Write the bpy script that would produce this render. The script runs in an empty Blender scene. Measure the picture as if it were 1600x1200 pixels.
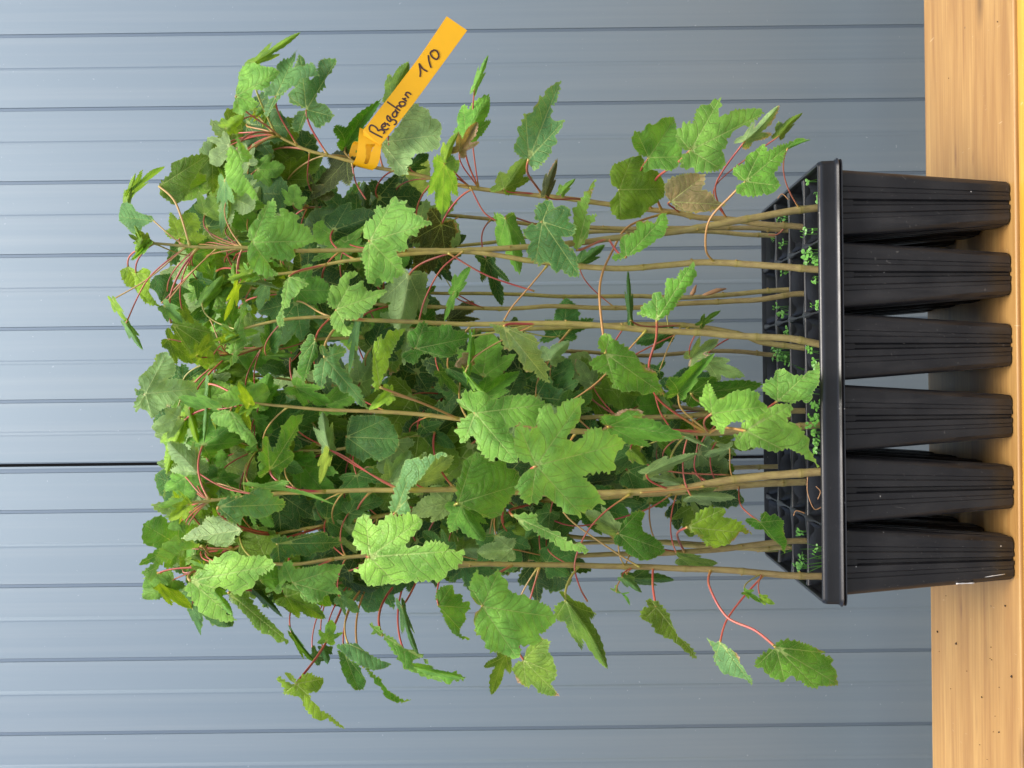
import bpy, bmesh, math, random
import numpy as np
from mathutils import Vector, Matrix
from mathutils.geometry import delaunay_2d_cdt
random.seed(7); RS = np.random.RandomState(7)
SC = bpy.context.scene; COL = SC.collection
R = math.radians

# ------------------------------------------------------------------ camera
F_PX, CX, CY = 1620.0, 876.0, 604.0        # focal length and principal point of the photograph (1600 x 1200)
D, H, TH = 0.935, 0.416, 0.0115            # distance to the tray front, height over the bench, roll
cam_d = bpy.data.cameras.new('camera'); cam = bpy.data.objects.new('camera', cam_d); COL.objects.link(cam); SC.camera = cam
cam_d.sensor_width = 36; cam_d.lens = 36*F_PX/1600
cam_d.shift_x = -(CX-800)/1600; cam_d.shift_y = (CY-600)/1600
cam_d.clip_end = 200; cam_d.clip_start = .01
cr, cu, cb = Vector((-math.sin(TH), 0, -math.cos(TH))), Vector((math.cos(TH), 0, -math.sin(TH))), Vector((0, -1, 0))
C0 = Vector((-.003, -D, H))
m = Matrix((cr, cu, cb)).transposed().to_4x4(); m.translation = C0
cam.matrix_world = m
def P(x, y, Y):
    """place at depth Y (metres behind the tray front) seen at photo pixel x, y"""
    k = Y+D
    return C0 + cr*((x-CX)/F_PX*k) + cu*(-(y-CY)/F_PX*k) - cb*k

# ------------------------------------------------------------------ light
w = bpy.data.worlds.new("World"); SC.world = w; w.use_nodes = True
nt = w.node_tree; bg = nt.nodes['Background']; sky = nt.nodes.new('ShaderNodeTexSky')
SUN_EL, SUN_AZ = 70, 168                   # azimuth from +Y clockwise: behind and to the left of the camera
sky.sky_type = 'NISHITA'; sky.sun_disc = False; sky.sun_elevation = R(SUN_EL); sky.sun_rotation = R(SUN_AZ)
sky.air_density = 1.0; sky.dust_density = 4.0; sky.ozone_density = 1.0
nt.links.new(sky.outputs[0], bg.inputs[0]); bg.inputs[1].default_value = .102
sd = bpy.data.lights.new('sun', 'SUN'); sd.energy = 1.5; sd.angle = R(22); sd.color = (1, .96, .9)
sun = bpy.data.objects.new('sun', sd); COL.objects.link(sun)
a, e = R(SUN_AZ), R(SUN_EL)
sun.rotation_euler = Vector((math.sin(a)*math.cos(e), math.cos(a)*math.cos(e), math.sin(e))).to_track_quat('Z', 'Y').to_euler()
SC.view_settings.view_transform = 'Standard'; SC.view_settings.look = 'None'; SC.view_settings.gamma = 1
SC.view_settings.exposure = 1.38
SC.cycles.max_bounces = 8; SC.cycles.transmission_bounces = 4

# ------------------------------------------------------------------ helpers
def tag(o, label=None, cat=None, group=None, kind=None):
    for k, v in (('label', label), ('category', cat), ('group', group), ('kind', kind)):
        if v: o[k] = v
    return o
def empty(name, loc):
    o = bpy.data.objects.new(name, None); COL.objects.link(o); o.location = loc; o.empty_display_size = .02
    return o
def place(name, me, parent=None, mat=None, smooth=True):
    o = bpy.data.objects.new(name, me); COL.objects.link(o)
    if mat and not me.materials: me.materials.append(mat)
    if smooth: me.polygons.foreach_set('use_smooth', [True]*len(me.polygons))
    if parent:
        o.parent = parent
        q, off = parent, Vector((0, 0, 0))
        while q: off += q.location; q = q.parent
        o.location = -off
    return o
def mesh(name, vs, fs, parent=None, mat=None, smooth=True):
    me = bpy.data.meshes.new(name); me.from_pydata([tuple(v) for v in vs], [], fs); me.update()
    return place(name, me, parent, mat, smooth)
class MB:
    def __init__(s): s.v, s.f = [], []
    def add(s, vs, fs):
        n = len(s.v); s.v += [tuple(v) for v in vs]; s.f += [tuple(i+n for i in f) for f in fs]
    def box(s, x0, x1, y0, y1, z0, z1):
        s.add([(x, y, z) for z in (z0, z1) for y in (y0, y1) for x in (x0, x1)],
              [(0,2,3,1), (4,5,7,6), (0,1,5,4), (2,6,7,3), (0,4,6,2), (1,3,7,5)])
    def tube(s, pts, rad, n=8, cap=True):
        pts = [Vector(p) for p in pts]; vs = []; fs = []
        up = Vector((.3, .9, .2))
        for i, p in enumerate(pts):
            t = (pts[min(i+1, len(pts)-1)]-pts[max(i-1, 0)]).normalized()
            a = t.cross(up).normalized(); b = t.cross(a)
            r = rad[i] if hasattr(rad, '__len__') else rad
            vs += [p+(a*math.cos(2*math.pi*k/n)+b*math.sin(2*math.pi*k/n))*r for k in range(n)]
        for i in range(len(pts)-1):
            for k in range(n):
                fs.append((i*n+k, i*n+(k+1)%n, (i+1)*n+(k+1)%n, (i+1)*n+k))
        if cap: fs += [tuple(range(n))[::-1], tuple(range((len(pts)-1)*n, len(pts)*n))]
        s.add(vs, fs)
    def loft(s, rings, closed=True, cap0=False, cap1=False):
        n = len(rings[0]); vs = [v for r in rings for v in r]; fs = []
        for i in range(len(rings)-1):
            for k in range(n if closed else n-1):
                fs.append((i*n+k, i*n+(k+1)%n, (i+1)*n+(k+1)%n, (i+1)*n+k))
        if cap0: fs.append(tuple(range(n))[::-1])
        if cap1: fs.append(tuple(range((len(rings)-1)*n, len(rings)*n)))
        s.add(vs, fs)
    def build(s, name, mat, parent=None, smooth=False): return mesh(name, s.v, s.f, parent, mat, smooth)
def catmull(pts, n=6):
    pts = [np.array(p, float) for p in pts]; out = []
    for i in range(len(pts)-1):
        p0, p1, p2, p3 = pts[max(i-1, 0)], pts[i], pts[i+1], pts[min(i+2, len(pts)-1)]
        for k in range(n):
            t = k/n
            out.append(.5*(2*p1+(p2-p0)*t+(2*p0-5*p1+4*p2-p3)*t*t+(3*p1-p0-3*p2+p3)*t**3))
    out.append(pts[-1]); return out
def autosmooth(o, deg=35):
    me = o.data
    me.polygons.foreach_set('use_smooth', [True]*len(me.polygons))
    try: me.set_sharp_from_angle(angle=R(deg))
    except Exception: pass
    return o

# ------------------------------------------------------------------ materials
class NM:
    def __init__(s, name):
        s.m = bpy.data.materials.new(name); s.m.use_nodes = True; s.t = s.m.node_tree; s.b = s.t.nodes['Principled BSDF']
        s.out = s.t.nodes['Material Output']
    def n(s, typ, **kw):
        nd = s.t.nodes.new('ShaderNode'+typ)
        for k, v in kw.items():
            if k[0] == '_': setattr(nd, k[1:], v)
        return nd
    def l(s, a, b): s.t.links.new(a, b)
    def set(s, k, v):
        if isinstance(v, (int, float, tuple)): s.b.inputs[k].default_value = v
        else: s.l(v, s.b.inputs[k])
    def coord(s, kind='Object', scale=(1, 1, 1)):
        tc = s.n('TexCoord'); mp = s.n('Mapping'); mp.inputs['Scale'].default_value = scale
        s.l(tc.outputs[kind], mp.inputs[0]); return mp.outputs[0]
    def noise(s, vec, scale, detail=4, rough=.5, dist=0):
        nd = s.n('TexNoise'); nd.inputs['Scale'].default_value = scale; nd.inputs['Detail'].default_value = detail
        nd.inputs['Roughness'].default_value = rough; nd.inputs['Distortion'].default_value = dist
        if vec is not None: s.l(vec, nd.inputs['Vector'])
        return nd.outputs['Fac']
    def ramp(s, fac, stops, interp='LINEAR'):
        nd = s.n('ValToRGB'); cr_ = nd.color_ramp; cr_.interpolation = interp
        while len(cr_.elements) < len(stops): cr_.elements.new(.5)
        for el, (p, c) in zip(cr_.elements, stops):
            el.position = p; el.color = (c, c, c, 1) if isinstance(c, (int, float)) else (*c, 1)
        s.l(fac, nd.inputs[0]); return nd.outputs[0]
    def math(s, op, a, b=None, c=None, clamp=False):
        nd = s.n('Math'); nd.operation = op; nd.use_clamp = clamp
        for i, v in enumerate((a, b, c)):
            if v is None: continue
            if isinstance(v, (int, float)): nd.inputs[i].default_value = v
            else: s.l(v, nd.inputs[i])
        return nd.outputs[0]
    def mix(s, fac, a, b, mode='MIX'):
        nd = s.n('Mix'); nd.data_type = 'RGBA'; nd.blend_type = mode
        for k, v in ((0, fac), (6, a), (7, b)):
            if isinstance(v, (int, float)): nd.inputs[k].default_value = v
            elif isinstance(v, tuple): nd.inputs[k].default_value = (*v, 1)
            else: s.l(v, nd.inputs[k])
        return nd.outputs[2]
    def bump(s, h, strength, dist):
        nd = s.n('Bump'); nd.inputs['Strength'].default_value = strength; nd.inputs['Distance'].default_value = dist
        s.l(h, nd.inputs['Height']); s.l(nd.outputs[0], s.b.inputs['Normal'])
    def attr(s, name):
        nd = s.n('Attribute'); nd.attribute_name = name; return nd.outputs['Fac']

def mat_wall():
    q = NM('painted_steel'); v = q.coord('Object', (1, 1, .25))
    n1 = q.noise(v, 3, 3); n2 = q.noise(q.coord('Object'), 900, 2)
    st = q.noise(q.coord('Object', (22, 1, .35)), 2.4, 4, .6)
    c = q.mix(n1, (.262, .315, .345), (.284, .340, .372)); c = q.mix(q.ramp(st, [(.45, 0), (.75, .5)]), c, (.345, .385, .40))
    sp = q.noise(q.coord('Object'), 160, 2, .5); sp = q.ramp(sp, [(.725, 0), (.75, 1)])
    c = q.mix(sp, c, (.40, .44, .48))
    q.set('Base Color', c); q.set('Roughness', q.ramp(n1, [(0, .49), (1, .53)])); q.set('Metallic', .86)
    q.bump(n2, .12, .0004); return q.m
def mat_gap():
    q = NM('groove_shade_paint'); q.set('Base Color', (.185, .230, .272, 1)); q.set('Roughness', .5); q.set('Metallic', .86); return q.m  # wall paint in a darker tone: shade inside the grooves put into the colour
def mat_seam():
    q = NM('seam_shadow_gap'); q.set('Base Color', (.006, .007, .01, 1)); q.set('Roughness', .9); return q.m
def mat_wood(name, c0, c1, c2):
    q = NM(name); v = q.coord('Object', (1.1, 16, 16))
    g = q.noise(v, 3.2, 8, .6, .5)
    vf = q.coord('Object', (3, 130, 130)); f = q.noise(vf, 2.0, 5, .6)
    big = q.noise(q.coord('Object', (1, 3, 3)), 3.5, 3)
    c = q.ramp(g, [(.28, c2), (.46, c0), (.68, c1)])
    c = q.mix(q.ramp(f, [(.38, .42), (.60, 0)]), c, c2)
    c = q.mix(q.ramp(big, [(.45, 0), (.75, .35)]), c, c2)
    # knots: stretched dark ovals
    vo = q.n('TexVoronoi'); vo.inputs['Scale'].default_value = 5.2
    q.l(q.coord('Object', (1.0, 2.6, 2.6)), vo.inputs['Vector'])
    kn = q.ramp(vo.outputs['Distance'], [(.03, .75), (.09, .35), (.16, 0)])
    c = q.mix(kn, c, tuple(x*.45 for x in c2))
    for kx, ky, rx_, ry_, st in ((1497, 243, .016, .005, .75), (1524, 247, .012, .004, .6), (1498, 952, .014, .006, .6), (1478, 70, .02, .004, .35), (1520, 1130, .02, .005, .3), (1560, 30, .03, .004, .3)):
        kk = H/((kx-CX)/F_PX); p_ = P(kx, ky, kk-D)
        mp = q.n('Mapping'); mp.inputs['Location'].default_value = (-p_.x/rx_, -p_.y/ry_, 0); mp.inputs['Scale'].default_value = (1/rx_, 1/ry_, 0)
        tc = q.n('TexCoord'); q.l(tc.outputs['Object'], mp.inputs[0]); ln_ = q.n('VectorMath'); ln_.operation = 'LENGTH'; q.l(mp.outputs[0], ln_.inputs[0])
        dd = q.math('ADD', ln_.outputs['Value'], q.math('MULTIPLY', f, 1.2))
        c = q.mix(q.ramp(q.math('MULTIPLY', dd, .5), [(.25, st), (.75, 0)]), c, (.20, .09, .03))
    sp = q.n('TexVoronoi'); sp.inputs['Scale'].default_value = 95; q.l(q.coord('Object'), sp.inputs['Vector'])
    spd = q.math('LESS_THAN', sp.outputs['Distance'], .10)
    sel = q.n('SeparateColor'); q.l(sp.outputs['Color'], sel.inputs[0])
    spd = q.math('MULTIPLY', spd, q.math('GREATER_THAN', sel.outputs[0], .985))
    c = q.mix(q.math('MULTIPLY', spd, .85), c, (.045, .025, .015))
    sc_ = q.noise(q.coord('Object', (60, 9, 9)), 2.2, 2, .5, 2.5); sc_ = q.ramp(sc_, [(.745, 0), (.76, .35)])
    c = q.mix(sc_, c, (.75, .62, .42))
    q.set('Base Color', c); q.set('Roughness', q.ramp(g, [(0, .38), (1, .52)]))
    q.b.inputs['Coat Weight'].default_value = .15; q.b.inputs['Coat Roughness'].default_value = .25
    q.bump(f, .25, .0006); return q.m
def mat_plastic(name, rough, dust):
    q = NM(name); oi = q.n('ObjectInfo'); ad = q.n('VectorMath'); ad.operation = 'ADD'; cx_ = q.n('CombineXYZ'); q.l(q.math('MULTIPLY', oi.outputs['Random'], 9), cx_.inputs[0])
    q.l(q.coord('Object'), ad.inputs[0]); q.l(cx_.outputs[0], ad.inputs[1]); v = ad.outputs[0]; n = q.noise(v, 30, 4)
    m2 = q.n('Mapping'); m2.inputs['Scale'].default_value = (1, 1, .12); q.l(v, m2.inputs[0]); d = q.noise(m2.outputs[0], 60, 5, .6)
    c = q.mix(q.ramp(n, [(.35, 0), (.75, dust)]), (.008, .008, .0095), (.035, .033, .031))
    c = q.mix(q.ramp(d, [(.52, 0), (.8, dust)]), c, (.06, .055, .052))
    vo = q.n('TexVoronoi'); vo.inputs['Scale'].default_value = 130; q.l(v, vo.inputs['Vector'])
    se = q.n('SeparateColor'); q.l(vo.outputs['Color'], se.inputs[0])
    sp = q.math('MULTIPLY', q.math('LESS_THAN', vo.outputs['Distance'], .09), q.math('GREATER_THAN', se.outputs[0], .93))
    c = q.mix(q.math('MULTIPLY', sp, min(1, dust*2)), c, (.5, .47, .42))
    wisp = q.ramp(q.noise(v, 55, 2, .5, 6), [(.705, 0), (.73, .35*dust)])
    c = q.mix(wisp, c, (.4, .37, .33))
    q.set('Base Color', c); q.set('Roughness', q.ramp(n, [(.3, rough), (.8, rough+.14)])); q.bump(q.noise(v, 500, 3), .15, .0004)
    return q.m
def mat_soil():
    q = NM('potting_soil'); v = q.coord('Object'); n = q.noise(v, 260, 6, .7)
    q.set('Base Color', q.ramp(n, [(.3, (.012, .008, .005)), (.55, (.055, .034, .020)), (.75, (.18, .11, .065))]))
    q.set('Roughness', .95); q.bump(n, 1, .003); return q.m
def mat_leaf():
    q = NM('leaf_blade'); oi = q.n('ObjectInfo'); base = oi.outputs['Color']; br = oi.outputs['Alpha']; rnd = oi.outputs['Random']
    uv = q.n('UVMap'); uv.uv_map = 'leaf'
    add = q.n('VectorMath'); add.operation = 'ADD'; comb = q.n('CombineXYZ'); q.l(q.math('MULTIPLY', rnd, 37), comb.inputs[0]); q.l(q.math('MULTIPLY', rnd, 91), comb.inputs[2])
    q.l(uv.outputs[0], add.inputs[0]); q.l(comb.outputs[0], add.inputs[1]); v = add.outputs[0]
    n1 = q.noise(v, 3.2, 3); n2 = q.noise(v, 30, 4, .6)
    dm, qq, ed, su = q.attr('vein'), q.attr('second'), q.attr('edge'), q.attr('along')
    w_ = q.math('MULTIPLY_ADD', su, -.009, .0135)
    mv = q.math('SUBTRACT', 1, q.math('DIVIDE', dm, w_), clamp=True)
    fr = q.math('ABSOLUTE', q.math('SUBTRACT', q.math('FRACT', qq), .5)); fr = q.math('SUBTRACT', .5, fr)   # 0 at the line
    w2 = q.math('MULTIPLY_ADD', dm, -.12, .07)
    sv = q.math('SUBTRACT', 1, q.math('DIVIDE', fr, q.math('MAXIMUM', w2, .012)), clamp=True)
    # fine net veins
    vo = q.n('TexVoronoi'); vo.feature = 'DISTANCE_TO_EDGE'; vo.inputs['Scale'].default_value = 26; q.l(v, vo.inputs['Vector'])
    net = q.ramp(vo.outputs['Distance'], [(.0, 1), (.09, 0)])
    dark = q.mix(1, base, (.62, .68, .66), 'MULTIPLY'); lite = q.mix(1, base, (1.38, 1.26, 1.30), 'MULTIPLY')
    c = q.mix(q.ramp(n1, [(.36, 0), (.64, 1)]), dark, lite)
    c = q.mix(q.math('MULTIPLY', q.ramp(n2, [(.4, 0), (.8, 1)]), .35), c, q.mix(1, base, (.72, .85, .8), 'MULTIPLY'))
    veinc = q.mix(.72, base, (.58, .70, .24))
    c = q.mix(q.math('MULTIPLY', net, .24), c, veinc)
    c = q.mix(q.math('MULTIPLY', sv, .62), c, veinc)
    c = q.mix(q.math('MULTIPLY', mv, .92), c, veinc)
    c = q.mix(q.ramp(ed, [(.0, .38), (.020, 0)]), c, (.42, .58, .16))
    # scorched margins and spots
    nb = q.math('MULTIPLY_ADD', q.noise(v, 1.5, 4, .6), 3.0, -1.0)
    bsel = q.math('ADD', q.math('MULTIPLY', br, 1.5), nb)
    edge_b = q.math('SUBTRACT', bsel, q.math('MULTIPLY', ed, 5.0))
    bm = q.math('MULTIPLY', q.math('SUBTRACT', edge_b, 1.13), 14, clamp=True)
    halo = q.math('MULTIPLY', q.math('SUBTRACT', edge_b, .95), 4, clamp=True)
    spots = q.ramp(q.noise(v, 9, 3, .5), [(.70, 0), (.73, 1)])
    spots = q.math('MULTIPLY', spots, q.math('MULTIPLY', br, 2.2, clamp=True))
    c = q.mix(halo, c, (.38, .33, .05))
    brown = q.ramp(n2, [(.3, (.34, .19, .10)), (.65, (.66, .48, .31))])
    bmask = q.math('MAXIMUM', bm, q.math('MULTIPLY', spots, .8))
    c = q.mix(bmask, c, brown)
    geo = q.n('NewGeometry'); bf = geo.outputs['Backfacing']
    hs = q.n('HueSaturation'); hs.inputs['Saturation'].default_value = .80; hs.inputs['Value'].default_value = 1.40; q.l(c, hs.inputs['Color'])
    under = q.mix(.15, hs.outputs[0], (.45, .60, .22))
    c = q.mix(bf, c, under)
    q.set('Base Color', c); q.set('Roughness', q.math('ADD', q.math('MULTIPLY', n2, .2), .36))
    q.b.inputs['Specular IOR Level'].default_value = .34
    hgt = q.math('ADD', q.math('MULTIPLY', mv, -.25), q.math('ADD', q.math('MULTIPLY', sv, -.9), q.math('MULTIPLY', n2, .5)))
    hgt = q.math('SUBTRACT', hgt, q.math('MULTIPLY', net, .25))
    q.bump(hgt, .9, .0011)
    tr = q.n('BsdfTranslucent'); q.l(q.mix(1, c, (1.35, 1.15, .35), 'MULTIPLY'), tr.inputs[0])
    ms = q.n('MixShader'); ms.inputs[0].default_value = .36
    q.l(q.b.outputs[0], ms.inputs[1]); q.l(tr.outputs[0], ms.inputs[2]); q.l(ms.outputs[0], q.out.inputs[0])
    return q.m
def mat_stem():
    q = NM('young_bark'); v = q.coord('Object', (1, 1, .35)); n = q.noise(v, 260, 5, .65); oi = q.n('ObjectInfo')
    big = q.noise(q.coord('Object'), 22, 3); age = q.attr('age')
    c = q.mix(big, (.32, .275, .055), (.39, .305, .095))
    c = q.mix(q.math('MULTIPLY', age, .85), c, (.37, .285, .125))
    c = q.mix(q.ramp(n, [(.45, 0), (.70, .6)]), c, (.17, .105, .045))
    c = q.mix(q.ramp(n, [(.25, .35), (.4, 0)]), c, (.45, .38, .22))
    rg = q.math('MULTIPLY', q.ramp(q.attr('node'), [(.42, 0), (.55, 1)]), age)
    c = q.mix(q.math('MULTIPLY', q.attr('node'), .8), c, (.30, .28, .04)); c = q.mix(q.math('MULTIPLY', rg, .42), c, (.13, .075, .035))
    c = q.mix(1, c, oi.outputs['Color'], 'MULTIPLY')
    q.set('Base Color', c); q.set('Roughness', .5); q.bump(n, .3, .0006); return q.m
def mat_petiole():
    q = NM('petiole_skin'); oi = q.n('ObjectInfo'); n = q.noise(q.coord('Object'), 70, 3); t = q.attr('along')
    c = q.mix(q.ramp(n, [(.35, 0), (.75, .35)]), oi.outputs['Color'], (.50, .28, .10))
    c = q.mix(q.ramp(t, [(.0, .85), (.16, 0), (.93, 0), (1, .6)]), c, (.40, .40, .05))
    q.set('Base Color', c); q.set('Roughness', .38); return q.m
def mat_flat(name, c, rough=.5, trans=0):
    q = NM(name); n = q.noise(q.coord('Object'), 60, 3)
    q.set('Base Color', q.mix(n, tuple(x*.92 for x in c), tuple(min(1, x*1.08) for x in c))); q.set('Roughness', rough)
    if trans:
        tr = q.n('BsdfTranslucent'); tr.inputs[0].default_value = (*c, 1); ms = q.n('MixShader'); ms.inputs[0].default_value = trans
        q.l(q.b.outputs[0], ms.inputs[1]); q.l(tr.outputs[0], ms.inputs[2]); q.l(ms.outputs[0], q.out.inputs[0])
    return q.m
M = dict(wall=mat_wall(), gap=mat_gap(), seam=mat_seam(),
         wood=mat_wood('oiled_pine', (.385, .212, .062), (.475, .285, .092), (.265, .125, .032)),
         trim=mat_wood('oiled_pine_sunlit_edge', (.62, .33, .035), (.74, .44, .06), (.50, .22, .025)),  # brighter plank wood, sunlight on the front edge put into its colour
         rim=mat_plastic('black_rim_plastic', .30, .12), pot=mat_plastic('black_pot_plastic', .36, .42), soil=mat_soil(),
         leaf=mat_leaf(), stem=mat_stem(), petiole=mat_petiole(),
         label=mat_flat('orange_film', (.90, .49, .001), .5, .25), ink=mat_flat('marker_ink', (.045, .012, .006), .35),
         weed=mat_flat('weed_leaf', (.16, .42, .06), .4, .25), root=mat_flat('dry_root', (.42, .22, .10), .7), grey=mat_flat('gravel_ground', (.16, .158, .15), .9),
         smear=mat_flat('dried_splash', (.55, .53, .50), .6))

# ------------------------------------------------------------------ setting: ground, wall, bench
g = MB(); g.box(-40, 40, -60, .69, -1.0, -.80); tag(g.build('ground', M['grey']), kind='structure')
WY = .60
wall = tag(empty('metal_wall', (0, WY, -.8)), 'blue grey painted metal wall of upright ribbed strips behind the bench', 'wall')
def wx(y): return P(720, y, WY).x
darks = [-638, -523, -409, -295, -181, -66.5, 48.5, 163.5, 278, 392, 506, 619.5]      # image rows of the narrow dark grooves
darks2 = [792, 908, 1024, 1139, 1254, 1369, 1484, 1600, 1716]
seam_y = 720
def panel(ya, yb, lights, parent):
    """one upright steel strip between two grooves with a shallow folded bead in it"""
    x0, x1 = wx(yb)+.0020, wx(ya)-.0020
    prof = [(x0, .0013), (x0+.0008, 0)]
    for ly in sorted(lights, reverse=True):
        c = wx(ly); prof += [(c-.0040, -.0008), (c-.0014, -.0012), (c+.0012, -.0009), (c+.0034, -.0001)]
    prof += [(x1-.0008, 0), (x1, .0013)]
    vs, fs = [], []
    zs = (-.8, 2.2)
    for z in zs: vs += [(x, WY+y, z) for x, y in prof]
    n = len(prof)
    for i in range(n-1): fs.append((i, i+1, n+i+1, n+i))
    return mesh('panel', vs, fs, parent, M['wall'], False)
for a_, b_ in zip(darks, darks[1:]): panel(a_, b_, [(a_+b_)/2-4], wall)
panel(darks[-1], seam_y-2, [670], wall)
panel(seam_y+9, darks2[0], [], wall)
sl = MB(); xs = wx(seam_y+3.5); sl.box(xs-.0012, xs+.0018, WY-.001, WY+.004, -.8, 2.2); sl.build('seam_lip', M['wall'], wall)
for a_, b_ in zip(darks2, darks2[1:]): panel(a_, b_, [(a_+b_)/2-6], wall)
bk = MB(); bk.box(wx(darks2[-1]), wx(seam_y+1)-.001, WY+.0012, WY+.03, -.8, 2.2); bk.box(wx(seam_y+1)+.004, wx(darks[0]), WY+.0012, WY+.03, -.8, 2.2)
bk.build('groove_sheet', M['gap'], wall)
sb = MB(); sb.box(wx(seam_y+1)-.001, wx(seam_y+1)+.004, WY+.012, WY+.03, -.8, 2.2); sb.build('seam_gap', M['seam'], wall)

bench = tag(empty('wooden_bench', (0, 0, -.8)), 'honey coloured oiled pine bench plank under the black seedling tray', 'bench')
def rounded_board(x0, x1, y0, y1, z0, z1, r, nx):
    b = MB(); prof = []
    for cx_, cz_, a0 in ((y1-r, z1-r, 0), (y0+r, z1-r, 90), (y0+r, z0+r, 180), (y1-r, z0+r, 270)):
        for k in range(5): an = R(a0+k*22.5); prof.append((cx_+r*math.cos(an), cz_+r*math.sin(an)))
    b.loft([[(x, y, z) for y, z in prof] for x in np.linspace(x0, x1, nx)], True, True, True); return b
rounded_board(-1.6, 1.6, .0095, .2395, -.040, 0, .002, 3).build('board', M['wood'], bench)
rounded_board(-1.6, 1.6, -.016, .009, -.050, -.0015, .006, 3).build('edge_trim', M['trim'], bench, True)
for sx in (-1.3, 1.3):
    b = MB(); b.box(sx-.03, sx+.03, .03, .19, -.8, -.0405); b.build('leg', M['wood'], bench)

# ------------------------------------------------------------------ tray
PX, PY = .0655, .0655; ZT = .1815; TX = -.0022
X0, Y0 = TX-3*PX, .0045
tray = tag(empty('seedling_tray', (TX, .13, 0)), 'black plastic deep cell seedling tray with six tapered cells along its front', 'tray')
def rrect(x0, x1, y0, y1, r, z, k=5):
    o = []
    for cx_, cy_, a0 in ((x1-r, y1-r, 0), (x0+r, y1-r, 90), (x0+r, y0+r, 180), (x1-r, y0+r, 270)):
        for i in range(k): an = R(a0+90*i/(k-1)); o.append((cx_+r*math.cos(an), cy_+r*math.sin(an), z))
    return o
rx0, rx1, ry0, ry1 = X0-.0045, X0+6*PX+.0045, 0, Y0+4*PY+.0045
b = MB()
prof = [(.0052, -.010), (.0050, -.0015), (.0045, -.0002), (.0034, 0), (.0022, -.0005), (.0012, -.0015), (.0005, -.0030), (.0001, -.0050), (0, -.0068), (-.0003, -.017), (-.0008, -.0195), (-.0022, -.0205),
        (-.0026, -.0212), (-.0022, -.0220), (-.0004, -.0222), (-.0001, -.0232), (-.0016, -.0240), (-.0018, -.0252), (.0006, -.0256), (.0010, -.0215), (.0014, -.0050), (.0028, -.0025), (.0038, -.010)]
b.loft([rrect(rx0+i, rx1-i, ry0+i, ry1-i, max(.006-i, .001), ZT+z*.85, 7) for i, z in prof], True)
autosmooth(b.build('rim', M['rim'], tray), 50)
def bar(axis, c, a0, a1, dip):
    """moulded divider between two rows of cells: a rounded saddle that widens at the crossings"""
    b = MB(); rings = []; n = 4*8 if axis == 'y' else 6*8; pitch = PY if axis == 'y' else PX
    st = Y0 if axis == 'y' else X0
    for i in range(n+1):
        s_ = a0+(a1-a0)*i/n; ph = ((s_-st)/pitch) % 1; wv = abs(math.cos(math.pi*ph))**6
        hw = .0016+.0030*wv; dz = -dip*(1-wv)
        ring = []
        for an in np.linspace(0, 180, 9):
            o = hw*math.cos(R(an)); z = ZT-.0035+dz+.0022*math.sin(R(an)); ring.append((c+o, s_, z) if axis == 'y' else (s_, c+o, z))
        ring += [((c-hw, s_, ZT-.012) if axis == 'y' else (s_, c-hw, ZT-.012)), ((c+hw, s_, ZT-.012) if axis == 'y' else (s_, c+hw, ZT-.012))]
        rings.append(ring)
    b.loft(rings, True); o = b.build('divider', M['rim'], tray); autosmooth(o, 60)
for i in range(1, 6): bar('y', X0+i*PX, ry0+.005, ry1-.005, .0030)
for j in range(1, 4): bar('x', Y0+j*PY, rx0+.0055, rx1-.0055, .0012)
def cell_ring(hw, z, groove, r=.006, off=0):
    """outline of one tapered cell: rounded corners, a deep centre groove and shallow ribs on each side"""
    pts = []
    prof = []   # (t, inward)
    for t in (-.80, -.56, -.50, -.47, -.34, -.30, -.27, -.24, -.11, -.085, -.05, .05, .085, .11, .24, .27, .30, .34, .47, .50, .56, .80):
        a = abs(t); ins = 0
        if a < .06: ins = 1.0
        elif a < .09: ins = .62
        elif a < .29: ins = -.12 if a > .105 else .0
        elif a < .49: ins = .30 if a > .31 else -.12
        prof.append((t, ins))
    for k in range(4):
        c, s_ = math.cos(k*math.pi/2), math.sin(k*math.pi/2)
        for t, ins in prof:
            x, y = t*hw, -hw+ins*groove
            pts.append((c*x-s_*y, s_*x+c*y, z))
        for an in (-70, -45, -20):
            x, y = hw-r+r*math.cos(R(an)), -hw+r+r*math.sin(R(an))
            pts.append((c*x-s_*y, s_*x+c*y, z))
    return pts
cb_ = MB(); rings = []
for t in np.linspace(0, 1, 9):
    z = (ZT-.0205)*(1-t)+.0035*t; hw = .0307*(1-t)+.0197*t
    rings.append(cell_ring(hw, z, .0036, .0065))
rings.append(cell_ring(.0188, .0012, .0030, .006)); rings.append(cell_ring(.0165, .0, .0024, .005))
cb_.loft(rings, True, False, True)
cell_me = None
inner = MB()
ri = [rrect(-.0310, .0310, -.0310, .0310, .008, ZT-.0045), rrect(-.0300, .0300, -.0300, .0300, .011, ZT-.010), rrect(-.0285, .0285, -.0285, .0285, .013, ZT-.020), rrect(-.0275, .0275, -.0275, .0275, .014, ZT-.034)]
inner.loft([r_[::-1] for r_ in ri], True)
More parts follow.
